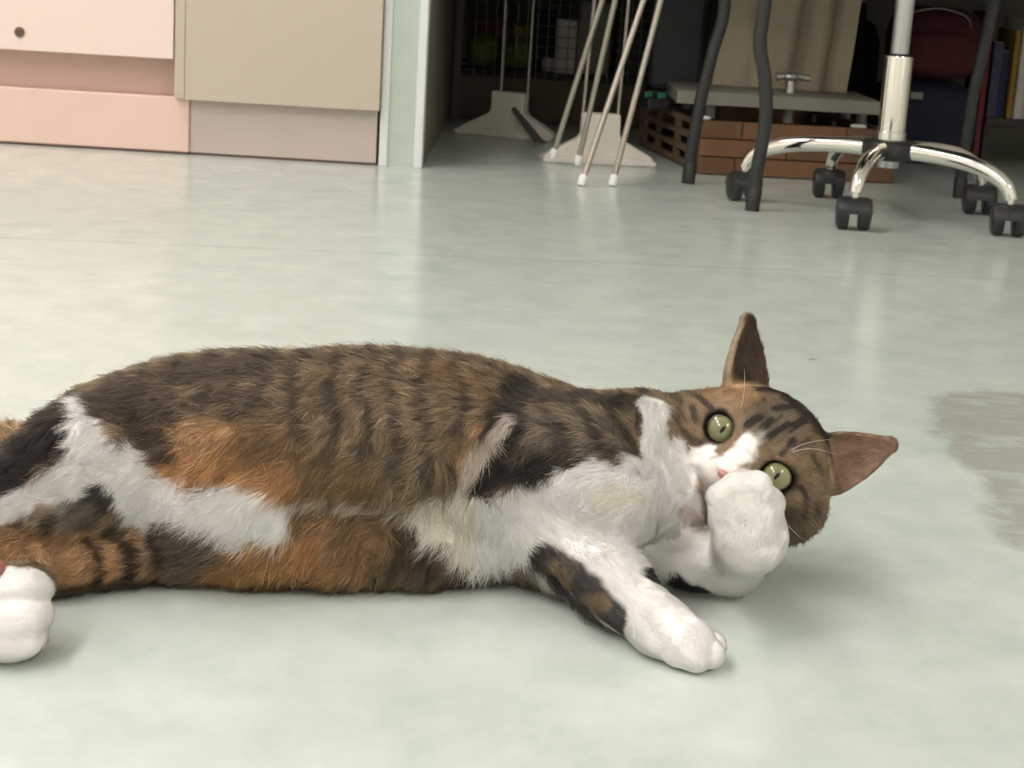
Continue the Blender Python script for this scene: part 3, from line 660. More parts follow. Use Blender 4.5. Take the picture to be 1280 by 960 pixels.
# coat patches, and some painted shade, as strokes through the body: points, radius, softness, colour, strength
MARKS = [
    # back and flank
    ([(-0.2624,1.0776,0.1148), (-0.2283,1.1085,0.1263), (-0.1627,1.1203,0.1346)], .020, .7, 'dark', .75),
    ([(-0.1639,1.1279,0.1355), (-0.0921,1.1499,0.1387), (-0.0280,1.1646,0.1344)], .009, .8, 'dark', .6),
    ([(-0.2374,1.0795,0.1159), (-0.2110,1.0631,0.1009)], .016, .6, 'dark', .7), ([(-0.1919,1.0807,0.1184), (-0.1558,1.0776,0.1161)], .014, .9, 'dark', .55),
    ([(-0.0425,1.1306,0.1314), (0.0003,1.1287,0.1236), (-0.0085,1.0964,0.1044)], .016, .9, 'ochre', .5),
    ([(-0.2074,1.0467,0.0746), (-0.1914,1.0533,0.0892), (-0.1721,1.0566,0.0947)], .017, .6, 'orange', .95), ([(-0.1714,1.0530,0.0879), (-0.1459,1.0518,0.0768)], .016, .8, 'orange', .8), ([(-0.1981,1.0611,0.0996), (-0.1808,1.0625,0.1029)], .012, .7, 'tan', .7),
    ([(-0.1525,1.0589,0.0952), (-0.1217,1.0582,0.0765), (-0.0968,1.0613,0.0729)], .020, 1., 'ochre', .85), ([(-0.1657,1.0495,0.0815), (-0.1361,1.0533,0.0744)], .010, .9, 'orange', .7),
    ([(-0.0254,1.0841,0.0907), (-0.0186,1.0931,0.1020)], .010, .8, 'warm', .6),
    # rump and thigh
    ([(-0.3047,1.0270,0.0744), (-0.2952,1.0317,0.0864), (-0.2830,1.0414,0.1048), (-0.2876,1.1165,0.1020)], .015, .5, 'black', .9), ([(-0.3081,1.0253,0.0696), (-0.3029,1.0328,0.0830)], .020, .6, 'black', .8), ([(-0.2802,1.0308,0.0952), (-0.2711,1.0428,0.1077)], .009, .7, 'black', .8),
    ([(-0.2524,1.0784,0.1152), (-0.2283,1.0618,0.1028), (-0.2146,1.0565,0.0921)], .010, .6, 'dark', .85),
    # lower flank
    ([(-0.1707,1.0421,0.0233), (-0.1388,1.0449,0.0323), (-0.0994,1.0523,0.0333)], .022, .5, 'orange', .95), ([(-0.1629,1.0373,0.0449), (-0.1487,1.0415,0.0486)], .012, .6, 'tan', .7), ([(-0.0947,1.0541,0.0372), (-0.0701,1.0624,0.0360)], .018, .8, 'ochre', .9), ([(-0.1441,1.0437,0.0534), (-0.0759,1.0652,0.0480)], .008, .7, 'ochre', .8),
    ([(-0.0575,1.0641,0.0362), (-0.0342,1.0681,0.0255), (-0.0187,1.0780,0.0164)], .015, .7, 'dark', .7), ([(-0.0689,1.0665,0.0480), (-0.0637,1.0620,0.0311), (-0.0693,1.0652,0.0124)], .0045, .7, 'black', .6), ([(-0.0502,1.0669,0.0410), (-0.0439,1.0672,0.0144)], .004, .7, 'black', .6), ([(-0.1646,1.0529,0.0076), (-0.1045,1.0617,0.0039)], .006, .8, 'dark', .6),
    # white of the belly line
    ([(-0.2214,1.0432,0.0540), (-0.1927,1.0362,0.0621), (-0.1634,1.0385,0.0591), (-0.1466,1.0429,0.0545)], .015, .4, 'white', 1.), ([(-0.1796,1.0334,0.0493), (-0.1628,1.0374,0.0428)], .008, .6, 'white', .9), ([(-0.1494,1.0442,0.0623), (-0.1161,1.0570,0.0625), (-0.0813,1.0636,0.0599), (-0.0511,1.0709,0.0557)], .0032, 1., 'throat', .6), ([(-0.0459,1.0722,0.0514), (-0.0302,1.0756,0.0421), (-0.0193,1.0765,0.0289)], .013, .6, 'cream', .95),
    # white thigh
    ([(-0.2809,1.1066,0.1065), (-0.2632,1.0525,0.1108)], .006, .5, 'white', 1.), ([(-0.2573,1.0410,0.1040), (-0.2490,1.0333,0.0913)], .013, .4, 'white', 1.), ([(-0.2460,1.0312,0.0819), (-0.2312,1.0417,0.0746), (-0.2242,1.0442,0.0639)], .017, .4, 'white', 1.), ([(-0.2462,1.0318,0.0843), (-0.2657,1.0218,0.0759), (-0.2850,1.0211,0.0632), (-0.2960,1.0202,0.0566)], .013, .35, 'white', 1.),
    # upper hock and shin
    ([(-0.2462,1.0280,0.0665), (-0.2485,1.0254,0.0631)], .0085, .4, 'black', .95), ([(-0.2560,1.0221,0.0560), (-0.2671,1.0178,0.0541)], .010, .5, 'grey', .9), ([(-0.2762,1.0154,0.0543), (-0.3003,1.0142,0.0379)], .010, .6, 'brown', .9), ([(-0.2912,1.0168,0.0478), (-0.3046,1.0121,0.0332)], .006, .6, 'black', .8), ([(-0.2715,1.0161,0.0554), (-0.2751,1.0149,0.0469)], .004, .6, 'black', .8),
    # lower hind leg
    ([(-0.2902,1.0126,0.0278), (-0.2669,1.0168,0.0288), (-0.2504,1.0294,0.0280)], .020, .4, 'tan', .9), ([(-0.2415,1.0338,0.0297), (-0.2232,1.0410,0.0284)], .018, .5, 'tan', .7), ([(-0.2055,1.0400,0.0325), (-0.1876,1.0379,0.0290)], .018, .6, 'grey', .9),
    ([(-0.2548,1.0314,0.0391), (-0.2458,1.0312,0.0251), (-0.2471,1.0327,0.0113)], .0035, .6, 'black', .85), ([(-0.2422,1.0366,0.0454), (-0.2304,1.0395,0.0337), (-0.2279,1.0402,0.0125)], .0055, .6, 'black', .9), ([(-0.2160,1.0419,0.0390), (-0.2112,1.0440,0.0202)], .0045, .7, 'black', .7), ([(-0.2682,1.0216,0.0052), (-0.2151,1.0514,0.0072)], .006, .8, 'dark', .8),
    ([(-0.2738,0.9313,0.0415), (-0.2627,0.9319,0.0349), (-0.2603,0.9199,0.0277), (-0.2683,0.9120,0.0184)], .021, .25, 'white', 1.), ([(-0.2806,0.9317,0.0410), (-0.2749,0.9117,0.0181)], .02, .3, 'white', 1.),
    # tail
    ([(-0.3686,1.2674,0.0200), (-0.4151,1.2442,0.0200)], .023, .2, 'warm', 1.),
    # shoulder
    ([(0.0053,1.1424,0.1261), (0.0422,1.1125,0.1248), (0.0800,1.1321,0.1222)], .012, .7, 'black', .75), ([(0.0223,1.0897,0.1080), (0.0528,1.0861,0.1109), (0.0739,1.0857,0.1017)], .018, .8, 'grey', .7),
    ([(0.0082,1.1318,0.1233), (0.0014,1.1040,0.1110), (-0.0068,1.0891,0.0958)], .013, .45, 'black', .9), ([(-0.0101,1.0861,0.0911), (-0.0168,1.0800,0.0764), (-0.0175,1.0781,0.0620)], .0085, .4, 'black', 1.), ([(-0.0042,1.0811,0.0796), (0.0234,1.0778,0.0891), (0.0511,1.0663,0.0900)], .0085, .5, 'black', .95),
    ([(0.0322,1.0910,0.1136), (0.0430,1.0783,0.1019)], .0035, .8, 'black', .6), ([(0.0500,1.0958,0.1188), (0.0660,1.0747,0.0990)], .0035, .8, 'black', .65), ([(0.0686,1.1060,0.1173), (0.0821,1.0930,0.1002)], .0035, .8, 'black', .65), ([(0.0127,1.0863,0.0978), (0.0431,1.0769,0.0996)], .004, .8, 'black', .6),
    ([(0.0014,1.1040,0.1110), (-0.0155,1.0881,0.0955)], .0045, .7, 'throat', .85), ([(-0.0180,1.0870,0.0946), (-0.0247,1.0805,0.0811), (-0.0264,1.0767,0.0661)], .0055, .6, 'throat', .95), ([(-0.0273,1.0767,0.0634), (-0.0282,1.0781,0.0495)], .008, .6, 'cream', .95),
    # white front
    ([(-0.0013,1.0790,0.0563), (0.0200,1.0731,0.0621), (0.0444,1.0606,0.0755), (0.0638,1.0584,0.0853)], .0165, .25, 'white', 1.), ([(0.0056,1.0759,0.0442), (-0.0039,1.0799,0.0287)], .018, .4, 'white', 1.), ([(0.0791,1.0600,0.0831), (0.1013,1.0833,0.0774), (0.1135,1.0901,0.0598)], .020, .3, 'white', 1.), ([(0.0931,1.0972,0.0943), (0.0957,1.1164,0.1108), (0.0934,1.1322,0.1202)], .0105, .3, 'white', 1.), ([(0.1097,1.1084,0.0921), (0.1153,1.0991,0.0789)], .012, .4, 'white', 1.),
    ([(0.0692,1.0537,0.0766), (0.0850,1.0576,0.0684)], .012, .6, 'cream', .9), ([(0.0354,1.0631,0.0583), (0.0807,1.0555,0.0583)], .014, .4, 'white', 1.),
    ([(0.1164,1.0930,0.0591), (0.1272,1.1050,0.0477), (0.1296,1.0909,0.0415)], .006, .7, 'throat', .9),  # greyish shadow under the chin, painted over the white throat
    # forelegs
    ([(0.0307,1.0631,0.0527), (0.0654,1.0171,0.0392), (0.0930,0.9758,0.0258), (0.1209,0.9634,0.0175)], .0235, .2, 'white', 1.), ([(0.0806,1.0394,0.0479), (0.1257,1.0817,0.0280), (0.1469,1.0310,0.0471), (0.1482,1.0270,0.0821), (0.1468,1.0267,0.0974)], .0235, .2, 'white', 1.),
    ([(0.0249,1.0612,0.0316), (0.0394,1.0447,0.0319), (0.0565,1.0170,0.0257), (0.0703,1.0032,0.0163)], .0115, .5, 'black', .95), ([(0.0322,1.0546,0.0279), (0.0411,1.0408,0.0281)], .0075, .7, 'brown', .9), ([(0.0532,1.0214,0.0187), (0.0623,1.0112,0.0246)], .0065, .7, 'brown', .8), ([(0.0366,1.0509,0.0370), (0.0454,1.0370,0.0371)], .005, .8, 'grey', .8),
    ([(0.0926,1.0215,0.0383), (0.1152,1.0929,0.0079), (0.1274,1.0916,0.0058)], .0085, .3, 'black', 1.), ([(0.0329,1.0594,0.0177), (0.0528,1.0265,0.0115), (0.0692,1.0227,0.0019)], .008, .4, 'black', .95),  # second stroke paints the shadow under the near foreleg with its black tabby
]
HEADMARKS = [
    ([(-2.2, 2.6, 2.6), (-4.0, 1.8, 1.5)], 1.6, .9, 'warm', .8), ([(-4.6, .5, 1.5), (-5.6, -1.0, .5)], .8, .8, 'warm', .7), ([(3.4, 1.6, 2.0), (4.8, 1.0, 1.0)], 1.0, .9, 'earback', .35),
    ([(0, 4.2, 1.0), (0, 2.2, 3.4)], 1.7, .9, 'grey', .8),
    ([(2.0, 1.6, 3.6), (3.2, 1.3, 3.0)], .35, .9, 'earback', .5), ([(-2.0, 1.6, 3.6), (-3.2, 1.3, 3.0)], .35, .9, 'tan', .5),
    ([(3.0, -1.6, 3.2), (3.8, -2.8, 2.0)], .9, .9, 'dark', .6), ([(4.2, .6, 2.4), (5.4, .4, .6)], .4, .9, 'dark', .6),
    # white muzzle and blaze
    ([(-1.5, -3.4, 2.6), (-2.8, -4.0, .8)], 1.3, .5, 'throat', 1.),  # throat shade painted in below the chin
    ([(0, -2.6, 3.6), (0, -3.8, 2.6)], 2.0, .35, 'white', 1.), ([(-1.3, -2.2, 3.6), (1.3, -2.2, 3.6)], 1.25, .35, 'white', 1.), ([(0, -1.6, 4.6), (0, .2, 4.4)], .85, .4, 'white', 1.), ([(0, .2, 4.4), (.1, 1.1, 4.2)], .5, .8, 'white', .8), ([(-2.6, -2.6, 2.6), (-3.6, -3.2, 1.0)], 1.1, .5, 'white', 1.),
    ([(0, -2.35, 5.3), (0, -2.2, 5.6)], .35, .5, 'pink', .9),
]
MUZZLE = [([(0.1256,1.1144,0.0898), (0.1306,1.1027,0.0799), (0.1273,1.0333,0.0881)], .0075, .5, 'white', 1.), ([(0.1216,1.1032,0.0753), (0.1285,1.1042,0.0563)], .006, .7, 'throat', .9), ([(0.1303,1.0352,0.0958), (0.1290,1.0332,0.0913)], .0012, .6, 'grey', .6)]  # second stroke carries the painted throat shade up beside the muzzle
FACEMARKS = [
    ([(0.1558,1.1161,0.1135), (0.1621,1.1189,0.1180)], .0032, .5, 'black', .9), ([(0.1693,1.1514,0.1295), (0.1820,1.1636,0.1262), (0.1868,1.1458,0.1242)], .0075, .6, 'black', .9), ([(0.1917,1.1399,0.1205), (0.2008,1.1391,0.1135), (0.2112,1.1446,0.1032)], .0080, .7, 'black', .9),
    ([(0.1739,1.1281,0.1218), (0.1869,1.1378,0.1224)], .0028, .6, 'black', .85), ([(0.1855,1.1216,0.1133), (0.1929,1.1310,0.1157)], .003, .6, 'black', .9), ([(0.1648,1.1123,0.1134), (0.1722,1.1197,0.1174)], .0024, .6, 'black', .8), ([(0.1696,1.1095,0.1086), (0.1832,1.1214,0.1143)], .0027, .6, 'black', .9),
    ([(0.1783,1.1055,0.0988), (0.1846,1.1107,0.1064)], .0028, .5, 'black', .9), ([(0.1953,1.1319,0.1145), (0.1823,1.1155,0.1104)], .0016, .7, 'black', .7), ([(0.1615,1.1283,0.1254), (0.1675,1.1352,0.1268)], .0022, .8, 'black', .7), ([(0.1775,1.1251,0.1190), (0.1660,1.1089,0.1074)], .0014, .7, 'black', .7),
    ([(0.2023,1.1315,0.1079), (0.2141,1.1477,0.1009)], .0028, .7, 'black', .6), ([(0.1871,1.1076,0.1026), (0.1967,1.1211,0.1060)], .0018, .8, 'black', .5), ([(0.1990,1.1131,0.0963), (0.2065,1.1193,0.0840)], .003, .9, 'dark', .6),
    ([(0.1877,1.1145,0.0793), (0.1919,1.1055,0.0768), (0.1957,1.1055,0.0705), (0.1948,1.1035,0.0606), (0.1923,1.1046,0.0491)], .0020, .5, 'black', .9), ([(0.1851,1.1017,0.0606), (0.1911,1.1073,0.0437), (0.1999,1.1170,0.0388)], .005, .8, 'dark', .8), ([(0.2042,1.1098,0.0647), (0.2036,1.1107,0.0506)], .003, .8, 'dark', .6),
    ([(0.1159,1.1684,0.1210), (0.1252,1.1511,0.1219), (0.1338,1.1359,0.1179)], .0022, .6, 'black', .85), ([(0.1214,1.1404,0.1171), (0.1239,1.1308,0.1098)], .0026, .7, 'black', .75), ([(0.1140,1.1233,0.1057), (0.1258,1.1222,0.0969)], .0030, .7, 'black', .7), ([(0.1127,1.1358,0.1150), (0.1169,1.1288,0.1088)], .0018, .8, 'black', .6), ([(0.1288,1.1233,0.0990), (0.1348,1.1155,0.0944)], .002, .8, 'black', .5),
    ([(0.1064,1.1425,0.1195), (0.1129,1.1259,0.1088)], .0040, .8, 'warm', .8), ([(0.1526,1.1812,0.1303), (0.1592,1.1333,0.1278)], .0060, .9, 'tan', .55), ([(0.1430,1.1549,0.1259), (0.1507,1.1264,0.1252)], .004, .9, 'warm', .6), ([(0.1420,1.1763,0.1319), (0.1254,1.1704,0.1267)], .006, .9, 'dark', .4),
]
def seg_d(P, a, b):
    a, b = np.array(a, float), np.array(b, float); ba = b - a
    t = np.clip((P - a) @ ba / (ba @ ba + 1e-12), 0, 1)
    return np.linalg.norm(P - a - t[:, None] * ba, axis=1)
def paint(c, P, marks, jit):
    for pts, r, soft, col, k in marks:
        lo = np.min(np.array(pts), 0) - r * 2.6; hi = np.max(np.array(pts), 0) + r * 2.6
        m = np.where(np.all((P > lo) & (P < hi), axis=1))[0]
        if not len(m): continue
        Q = P[m]
        d = seg_d(Q, pts[0], pts[0]) if len(pts) == 1 else np.min([seg_d(Q, pts[i], pts[i + 1]) for i in range(len(pts) - 1)], 0)
        d = d + jit[m] * r * .3
        w = k * sstep((r * (1 + soft * .5) - d) / (r * soft))
        c[m] = c[m] * (1 - w[:, None]) + COL[col] * w[:, None]
    return c
def coat(P):
    n1 = fbm(P, .012, 3); n2 = fbm(P, .03, 9); n3 = fbm(P, .005, 21)
    c = np.repeat(COL['brown'][None], len(P), 0)
    # tabby bands down the flank, broken up
    ph = P[:, 0] / .0205 + .50 * n2 + .22 * n1 + P[:, 2] * 4.0
    st = sstep((np.cos(2 * np.pi * ph) - .1 + .6 * n1) / .6) * (.35 + .55 * sstep((P[:, 2] - .04) / .06))
    L = head_local(P); hd = np.sqrt((L[:, 0] / 1.2) ** 2 + L[:, 1] ** 2 + (np.where(L[:, 2] > -.3, (L[:, 2] + .3) / 1.28, L[:, 2] + .3)) ** 2)
    inh = sstep((5.6 - hd) / .7)
    st = st * (1 - inh)
    c = c * (1 - st[:, None] * .75) + COL['black'] * st[:, None] * .75
    c = c * (1 + .16 * n3[:, None])
    for chain, r in WHITE_LIMBS:
        d = np.min([seg_d(P, chain[i], chain[i + 1]) for i in range(len(chain) - 1)], 0)
        w = sstep((r - d + .002 * n1) / .003); c = c * (1 - w[:, None]) + COL['white'] * w[:, None]
    c = paint(c, P, MARKS, n1 + .5 * n3)
    # head
    ears = ((L[:, 1] > 3.2) & (np.abs(L[:, 0]) > 2.6) & (L[:, 1] + np.abs(L[:, 0]) > 7.6))
    ear_w = sstep((L[:, 1] + np.abs(L[:, 0]) - 7.4) / .7) * (hd < 11)
    ink = np.maximum(inh, ear_w)
    hc = np.repeat(COL['face'][None], len(P), 0) * (1 + .14 * fbm(P, .004, 31)[:, None] + .16 * fbm(P, .0018, 35)[:, None])
    nw = len(HEADMARKS) - 7
    hc = paint(hc, L, HEADMARKS[:nw], n1 + .8 * n3)
    hc = paint(hc, P, FACEMARKS, n1 + .8 * n3)
    hc = paint(hc, L, HEADMARKS[nw:], n1 + .8 * n3)
    hc = paint(hc, P, MUZZLE, n1 + .8 * n3)
    for s in (-1, 1):
        e = L - np.array([s * 2.38, 0, 3.18]); r = np.linalg.norm(e, axis=1)
        w = sstep((1.62 - r - .10 * n1) / .28)
        hc = hc * (1 - w[:, None]) + COL['rim'] * w[:, None]
    # ears: pale at the back, darker inside, with shade painted into one
    back = hc * 0 + COL['earback']; ins = hc * 0 + COL['earin'] * (1 + .25 * n3[:, None])
    G = field_gradient(P) @ HM.T
    dl = np.where(L[:, 0] < 0, G[:, 0] * .9 + G[:, 2] * .42, G[:, 2] * .95 + G[:, 0] * .1)
    wi = sstep((dl + .1) / .5)
    ec = back * (1 - wi[:, None]) + ins * wi[:, None]
    ec = np.where((L[:, 0] < 0)[:, None], ec * (1 - .68 * wi[:, None]), ec)  # this ear's inside is darkened further, its shade put into the colour
    hc = hc * (1 - ear_w[:, None]) + ec * ear_w[:, None]
    c = c * (1 - ink[:, None]) + hc * ink[:, None]
    # the white forelegs stay white where they cross the face
    c2 = paint(c.copy(), P, [m for m in MARKS if m[3] == 'white' and len(m[0]) == 5], n1 * 0)
    pw = (seg_d(P, *RAISED[0]) < .027) | (seg_d(P, *RAISED[1]) < .0268)
    c = np.where(pw[:, None], c2, c)
    return np.clip(c, 0, 1)
WHITE_LIMBS = [([(0.0320,1.0974,0.0360), (0.0698,1.0398,0.0250), (0.0971,0.9927,0.0180), (0.1139,0.9773,0.0145), (0.1303,0.9810,0.0100)], .028),
    ([(0.0751,1.1054,0.0260), (0.1279,1.1011,0.0230), (0.1513,1.0996,0.0250), (0.1545,1.0500,0.0584), (0.1499,1.0480,0.0745), (0.1467,1.0360,0.0946)], .027)]
RAISED = ((((0.1545,1.0500,0.0584)), ((0.1499,1.0480,0.0745))), (((0.1499,1.0480,0.0745)), ((0.1471,1.0360,0.0956))))
# how the hair lies: from one point to another, with its length there
FLOW = [((0.0423,1.0952,0.1185), (0.0063,1.1092,0.1153), .010), ((-0.0409,1.1082,0.1207), (-0.0707,1.0924,0.1165), .011), ((-0.0948,1.0794,0.1089), (-0.1128,1.0643,0.0909), .011), ((-0.1716,1.0803,0.1197), (-0.1975,1.0708,0.1101), .011), ((-0.2201,1.0703,0.1088), (-0.2406,1.0498,0.1001), .012), ((-0.2711,1.0428,0.1077), (-0.2823,1.0295,0.0929), .011), ((-0.2506,1.0299,0.0871), (-0.2730,1.0218,0.0739), .010), ((-0.2924,1.0212,0.0617), (-0.3068,1.0203,0.0534), .008),
    ((-0.0771,1.0658,0.0769), (-0.0914,1.0619,0.0625), .012), ((-0.1768,1.0551,0.0922), (-0.1920,1.0442,0.0763), .014), ((-0.1459,1.0518,0.0768), (-0.1591,1.0418,0.0645), .013), ((-0.1825,1.0345,0.0592), (-0.1970,1.0341,0.0454), .013), ((-0.1052,1.0554,0.0441), (-0.1166,1.0506,0.0238), .012), ((-0.0452,1.0680,0.0410), (-0.0541,1.0637,0.0177), .013), ((-0.1484,1.0420,0.0327), (-0.1639,1.0475,0.0139), .012), ((-0.0207,1.0784,0.0552), (-0.0196,1.0774,0.0340), .014),
    ((-0.1977,1.0384,0.0309), (-0.2183,1.0418,0.0231), .009), ((-0.2367,1.0348,0.0270), (-0.2563,1.0235,0.0256), .008), ((-0.2757,1.0131,0.0254), (-0.2748,0.9428,0.0469), .006), ((-0.2492,1.0245,0.0608), (-0.2760,1.0147,0.0520), .007), ((-0.2713,0.9304,0.0396), (-0.2615,0.9275,0.0318), .0028), ((-0.2626,0.9153,0.0222), (-0.2704,0.9115,0.0185), .0028), ((-0.3042,1.0550,0.0947), (-0.3756,1.2509,0.0341), .014),
    ((0.0127,1.0863,0.0978), (-0.0018,1.0819,0.0821), .011), ((-0.0129,1.0882,0.0957), (-0.0219,1.0791,0.0764), .013), ((0.0531,1.0781,0.1026), (0.0336,1.0742,0.0892), .009), ((0.0904,1.1196,0.1151), (0.0849,1.0960,0.0995), .008), ((0.0738,1.0617,0.0875), (0.0543,1.0558,0.0750), .010), ((0.1069,1.0928,0.0803), (0.0961,1.0692,0.0654), .009), ((0.0151,1.0746,0.0587), (0.0258,1.0646,0.0492), .008), ((0.0013,1.0793,0.0292), (-0.0031,1.0855,0.0131), .014),
    ((0.0359,1.0584,0.0492), (0.0558,1.0269,0.0413), .006), ((0.0656,1.0124,0.0332), (0.0839,0.9816,0.0255), .0045), ((0.1023,0.9689,0.0216), (0.1235,0.9651,0.0160), .0024), ((0.0860,1.0429,0.0444), (0.1156,1.0846,0.0280), .006), ((0.1390,1.0630,0.0327), (0.1488,1.0286,0.0507), .0042), ((0.1496,1.0270,0.0668), (0.1473,1.0271,0.0820), .003), ((0.1454,1.0272,0.0870), (0.1454,1.0272,0.0982), .0022)]
HEADFLOW = [((0, -1.2, 4.9), (0, .8, 4.4), .0018), ((0, 1.5, 4.0), (0, 3.4, 2.6), .0035), ((-1.5, 2.6, 3.0), (-2.4, 4.0, 1.2), .0038), ((1.5, 2.6, 3.0), (2.4, 4.0, 1.2), .0038), ((0, 4.6, .6), (0, 4.7, -1.5), .005),
    ((-1.4, -2.4, 4.2), (-2.8, -2.8, 3.0), .0028), ((1.4, -2.4, 4.2), (2.8, -2.8, 3.0), .0028), ((-3.6, -1.2, 2.8), (-5.0, -1.6, 1.4), .006), ((3.6, -1.2, 2.8), (5.0, -1.6, 1.4), .006), ((-5.2, -.8, 1.0), (-6.2, -1.4, -.6), .008), ((5.2, -.8, 1.0), (6.0, -1.6, -.6), .008),
    ((0, -3.8, 3.6), (0, -4.6, 2.2), .005), ((-3.4, 1.8, 2.4), (-4.6, 2.4, .8), .0045), ((3.4, 1.8, 2.4), (4.6, 2.4, .8), .0045), ((-4.5, 3.4, -1.2), (-6.2, 6.0, -1.5), .0042), ((4.3, 3.4, -1.0), (5.8, 6.0, -.9), .0028), ((-2.6, .9, 3.6), (-3.6, 1.4, 3.0), .0022), ((2.6, .9, 3.6), (3.6, 1.4, 3.0), .0022), ((-2.4, -1.3, 3.8), (-3.0, -2.2, 3.2), .0024), ((2.4, -1.3, 3.8), (3.0, -2.2, 3.2), .0024)]
def flow(P):
    arr = [(np.array(a), np.array(b), l) for a, b, l in FLOW] + [(np.array(HW(*a)), np.array(HW(*b)), l) for a, b, l in HEADFLOW]
    W = np.zeros(len(P)); D = np.zeros_like(P); Ln = np.zeros(len(P))
    for a, b, l in arr:
        d2 = np.minimum(((P - a) ** 2).sum(1), ((P - .5 * (a + b)) ** 2).sum(1)) + 1e-5
        w = 1 / d2 ** 2.2
        D += w[:, None] * (b - a) / np.linalg.norm(b - a); Ln += w * l; W += w
    return D / W[:, None], Ln / W

V, Q = surface_nets(FIELD)
base = np.array([-.02, 1.11, 0.0])
me = bpy.data.meshes.new('cat')
me.from_pydata((V - base).tolist(), [], Q.tolist()); me.validate()
me.polygons.foreach_set('use_smooth', [True] * len(me.polygons))
cat = bpy.data.objects.new('cat', me); C.objects.link(cat); cat.location = base
cat.matrix_world = Matrix.Translation(base)
tag(cat, 'tabby and white cat lying on its side, one paw over its mouth', 'cat')
cc = coat(V)
at_ = me.attributes.new('coat', 'FLOAT_COLOR', 'POINT')
at_.data.foreach_set('color', np.concatenate([cc, np.ones((len(cc), 1))], 1).astype(np.float32).ravel())

def fur_material(name, normal):
    m = bpy.data.materials.new(name); m.use_nodes = True; nt = m.node_tree; b = nt.nodes['Principled BSDF']
    a = nt.nodes.new('ShaderNodeAttribute'); a.attribute_name = 'coat'; nt.links.new(a.outputs['Color'], b.inputs['Base Color'])
    b.inputs['Roughness'].default_value = .65; b.inputs['Specular IOR Level'].default_value = .25
    if normal:
        g = nt.nodes.new('ShaderNodeAttribute'); g.attribute_name = 'lie'; nt.links.new(g.outputs['Vector'], b.inputs['Normal'])
    return m
me.materials.append(fur_material('skin_coat', False))

# hairs: roots spread over the skin, denser where the hair is short
tri = np.concatenate([Q[:, [0, 1, 2]], Q[:, [0, 2, 3]]])
pa, pb, pc = V[tri[:, 0]], V[tri[:, 1]], V[tri[:, 2]]
area = np.linalg.norm(np.cross(pb - pa, pc - pa), axis=1) / 2
mid = (pa + pb + pc) / 3
_, ln = flow(mid)
HAIR_R = .00013
dens = 2.6 / (np.clip(ln, .003, 1) * HAIR_R * 2)
gm = field_gradient(mid)
dens = np.where(gm[:, 1] > .55, dens * .45, dens)           # the far side needs less
dens = np.where((mid[:, 2] < .004), 0, dens)
Lm_ = head_local(mid)
for s in (-1, 1):
    dens = np.where(np.linalg.norm(Lm_ - np.array([s * 2.38, 0, 3.18]), axis=1) < 1.42, 0, dens)
want = dens * area
cnt = np.floor(want + rng.random(len(want))).astype(int)
ti = np.repeat(np.arange(len(tri)), cnt); n = len(ti)
u, v = rng.random(n), rng.random(n); sw = u + v > 1; u[sw], v[sw] = 1 - u[sw], 1 - v[sw]
root = pa[ti] + u[:, None] * (pb[ti] - pa[ti]) + v[:, None] * (pc[ti] - pa[ti])
N_ = field_gradient(root)
D_f, ln = flow(root)
# tufts: neighbours lean together
lean = np.stack([fbm(root, .011, 40 + k) for k in range(3)], 1) * np.clip(ln / .010, .25, 1.2)[:, None] * 1.0
D_f = D_f + lean + rng.normal(0, .13, (n, 3))
D_f = D_f - N_ * (D_f * N_).sum(1)[:, None]; D_f /= np.linalg.norm(D_f, axis=1)[:, None] + 1e-6
ln = ln * (.75 + .5 * rng.random(n)) * (1 + .25 * fbm(root, .009, 60))
lift = np.clip(.42 + .30 * fbm(root, .008, 70) + rng.normal(0, .08, n), .12, .95) * np.where(ln > .006, 1, .75)
hc_ = coat(root)
guard = (rng.random(n) < .05) & (ln > .006)
ln = np.where(guard, ln * 1.35, ln); lift = np.where(guard, np.clip(lift + .30, 0, 1.2), lift)
agouti = rng.normal(0, 1, n) + 1.3 * guard
whiteish = sstep((hc_.mean(1) - .35) / .3)
hc_ = hc_ * np.exp(agouti * (.28 * (1 - whiteish) + .05 * whiteish))[:, None]
hc_ = np.clip(hc_ * (1 + .10 * fbm(root, .006, 80)[:, None] * (1 - whiteish)[:, None]), 0, .97)
# each hair's tip is drawn to the middle of its tuft
cell = .0058
best = np.full(n, 9.); tuft = np.zeros((n, 3)); ci = np.floor(root / cell).astype(np.int64)
for a in (-1, 0, 1):
    for b in (-1, 0, 1):
        for c_ in (-1, 0, 1):
            q = ci + np.array([a, b, c_])
            sd = (q + np.stack([hash3(q[:, 0], q[:, 1], q[:, 2], 90 + k) for k in range(3)], 1)) * cell
            d_ = ((sd - root) ** 2).sum(1); m_ = d_ < best
            best[m_] = d_[m_]; tuft[m_] = sd[m_]
pull = tuft - root; pull -= N_ * (pull * N_).sum(1)[:, None]
pull *= (np.clip((ln - .0035) / .006, 0, 1) * np.where(guard, .2, .75))[:, None]
tk = np.floor(tuft / .00031).astype(np.int64); tone = hash3(tk[:, 0], tk[:, 1], tk[:, 2], 5) - .5
hc_ = np.clip(hc_ * np.exp(tone * (.55 * (1 - whiteish) + .12 * whiteish) * np.clip(ln / .009, 0, 1))[:, None], 0, .97)
lift = np.clip(lift + .35 * (hash3(tk[:, 0], tk[:, 1], tk[:, 2], 6) - .5) * np.clip(ln / .010, 0, 1), .12, .95)
K = 5
pts = np.zeros((n, K, 3), np.float32); rad = np.zeros((n, K), np.float32)
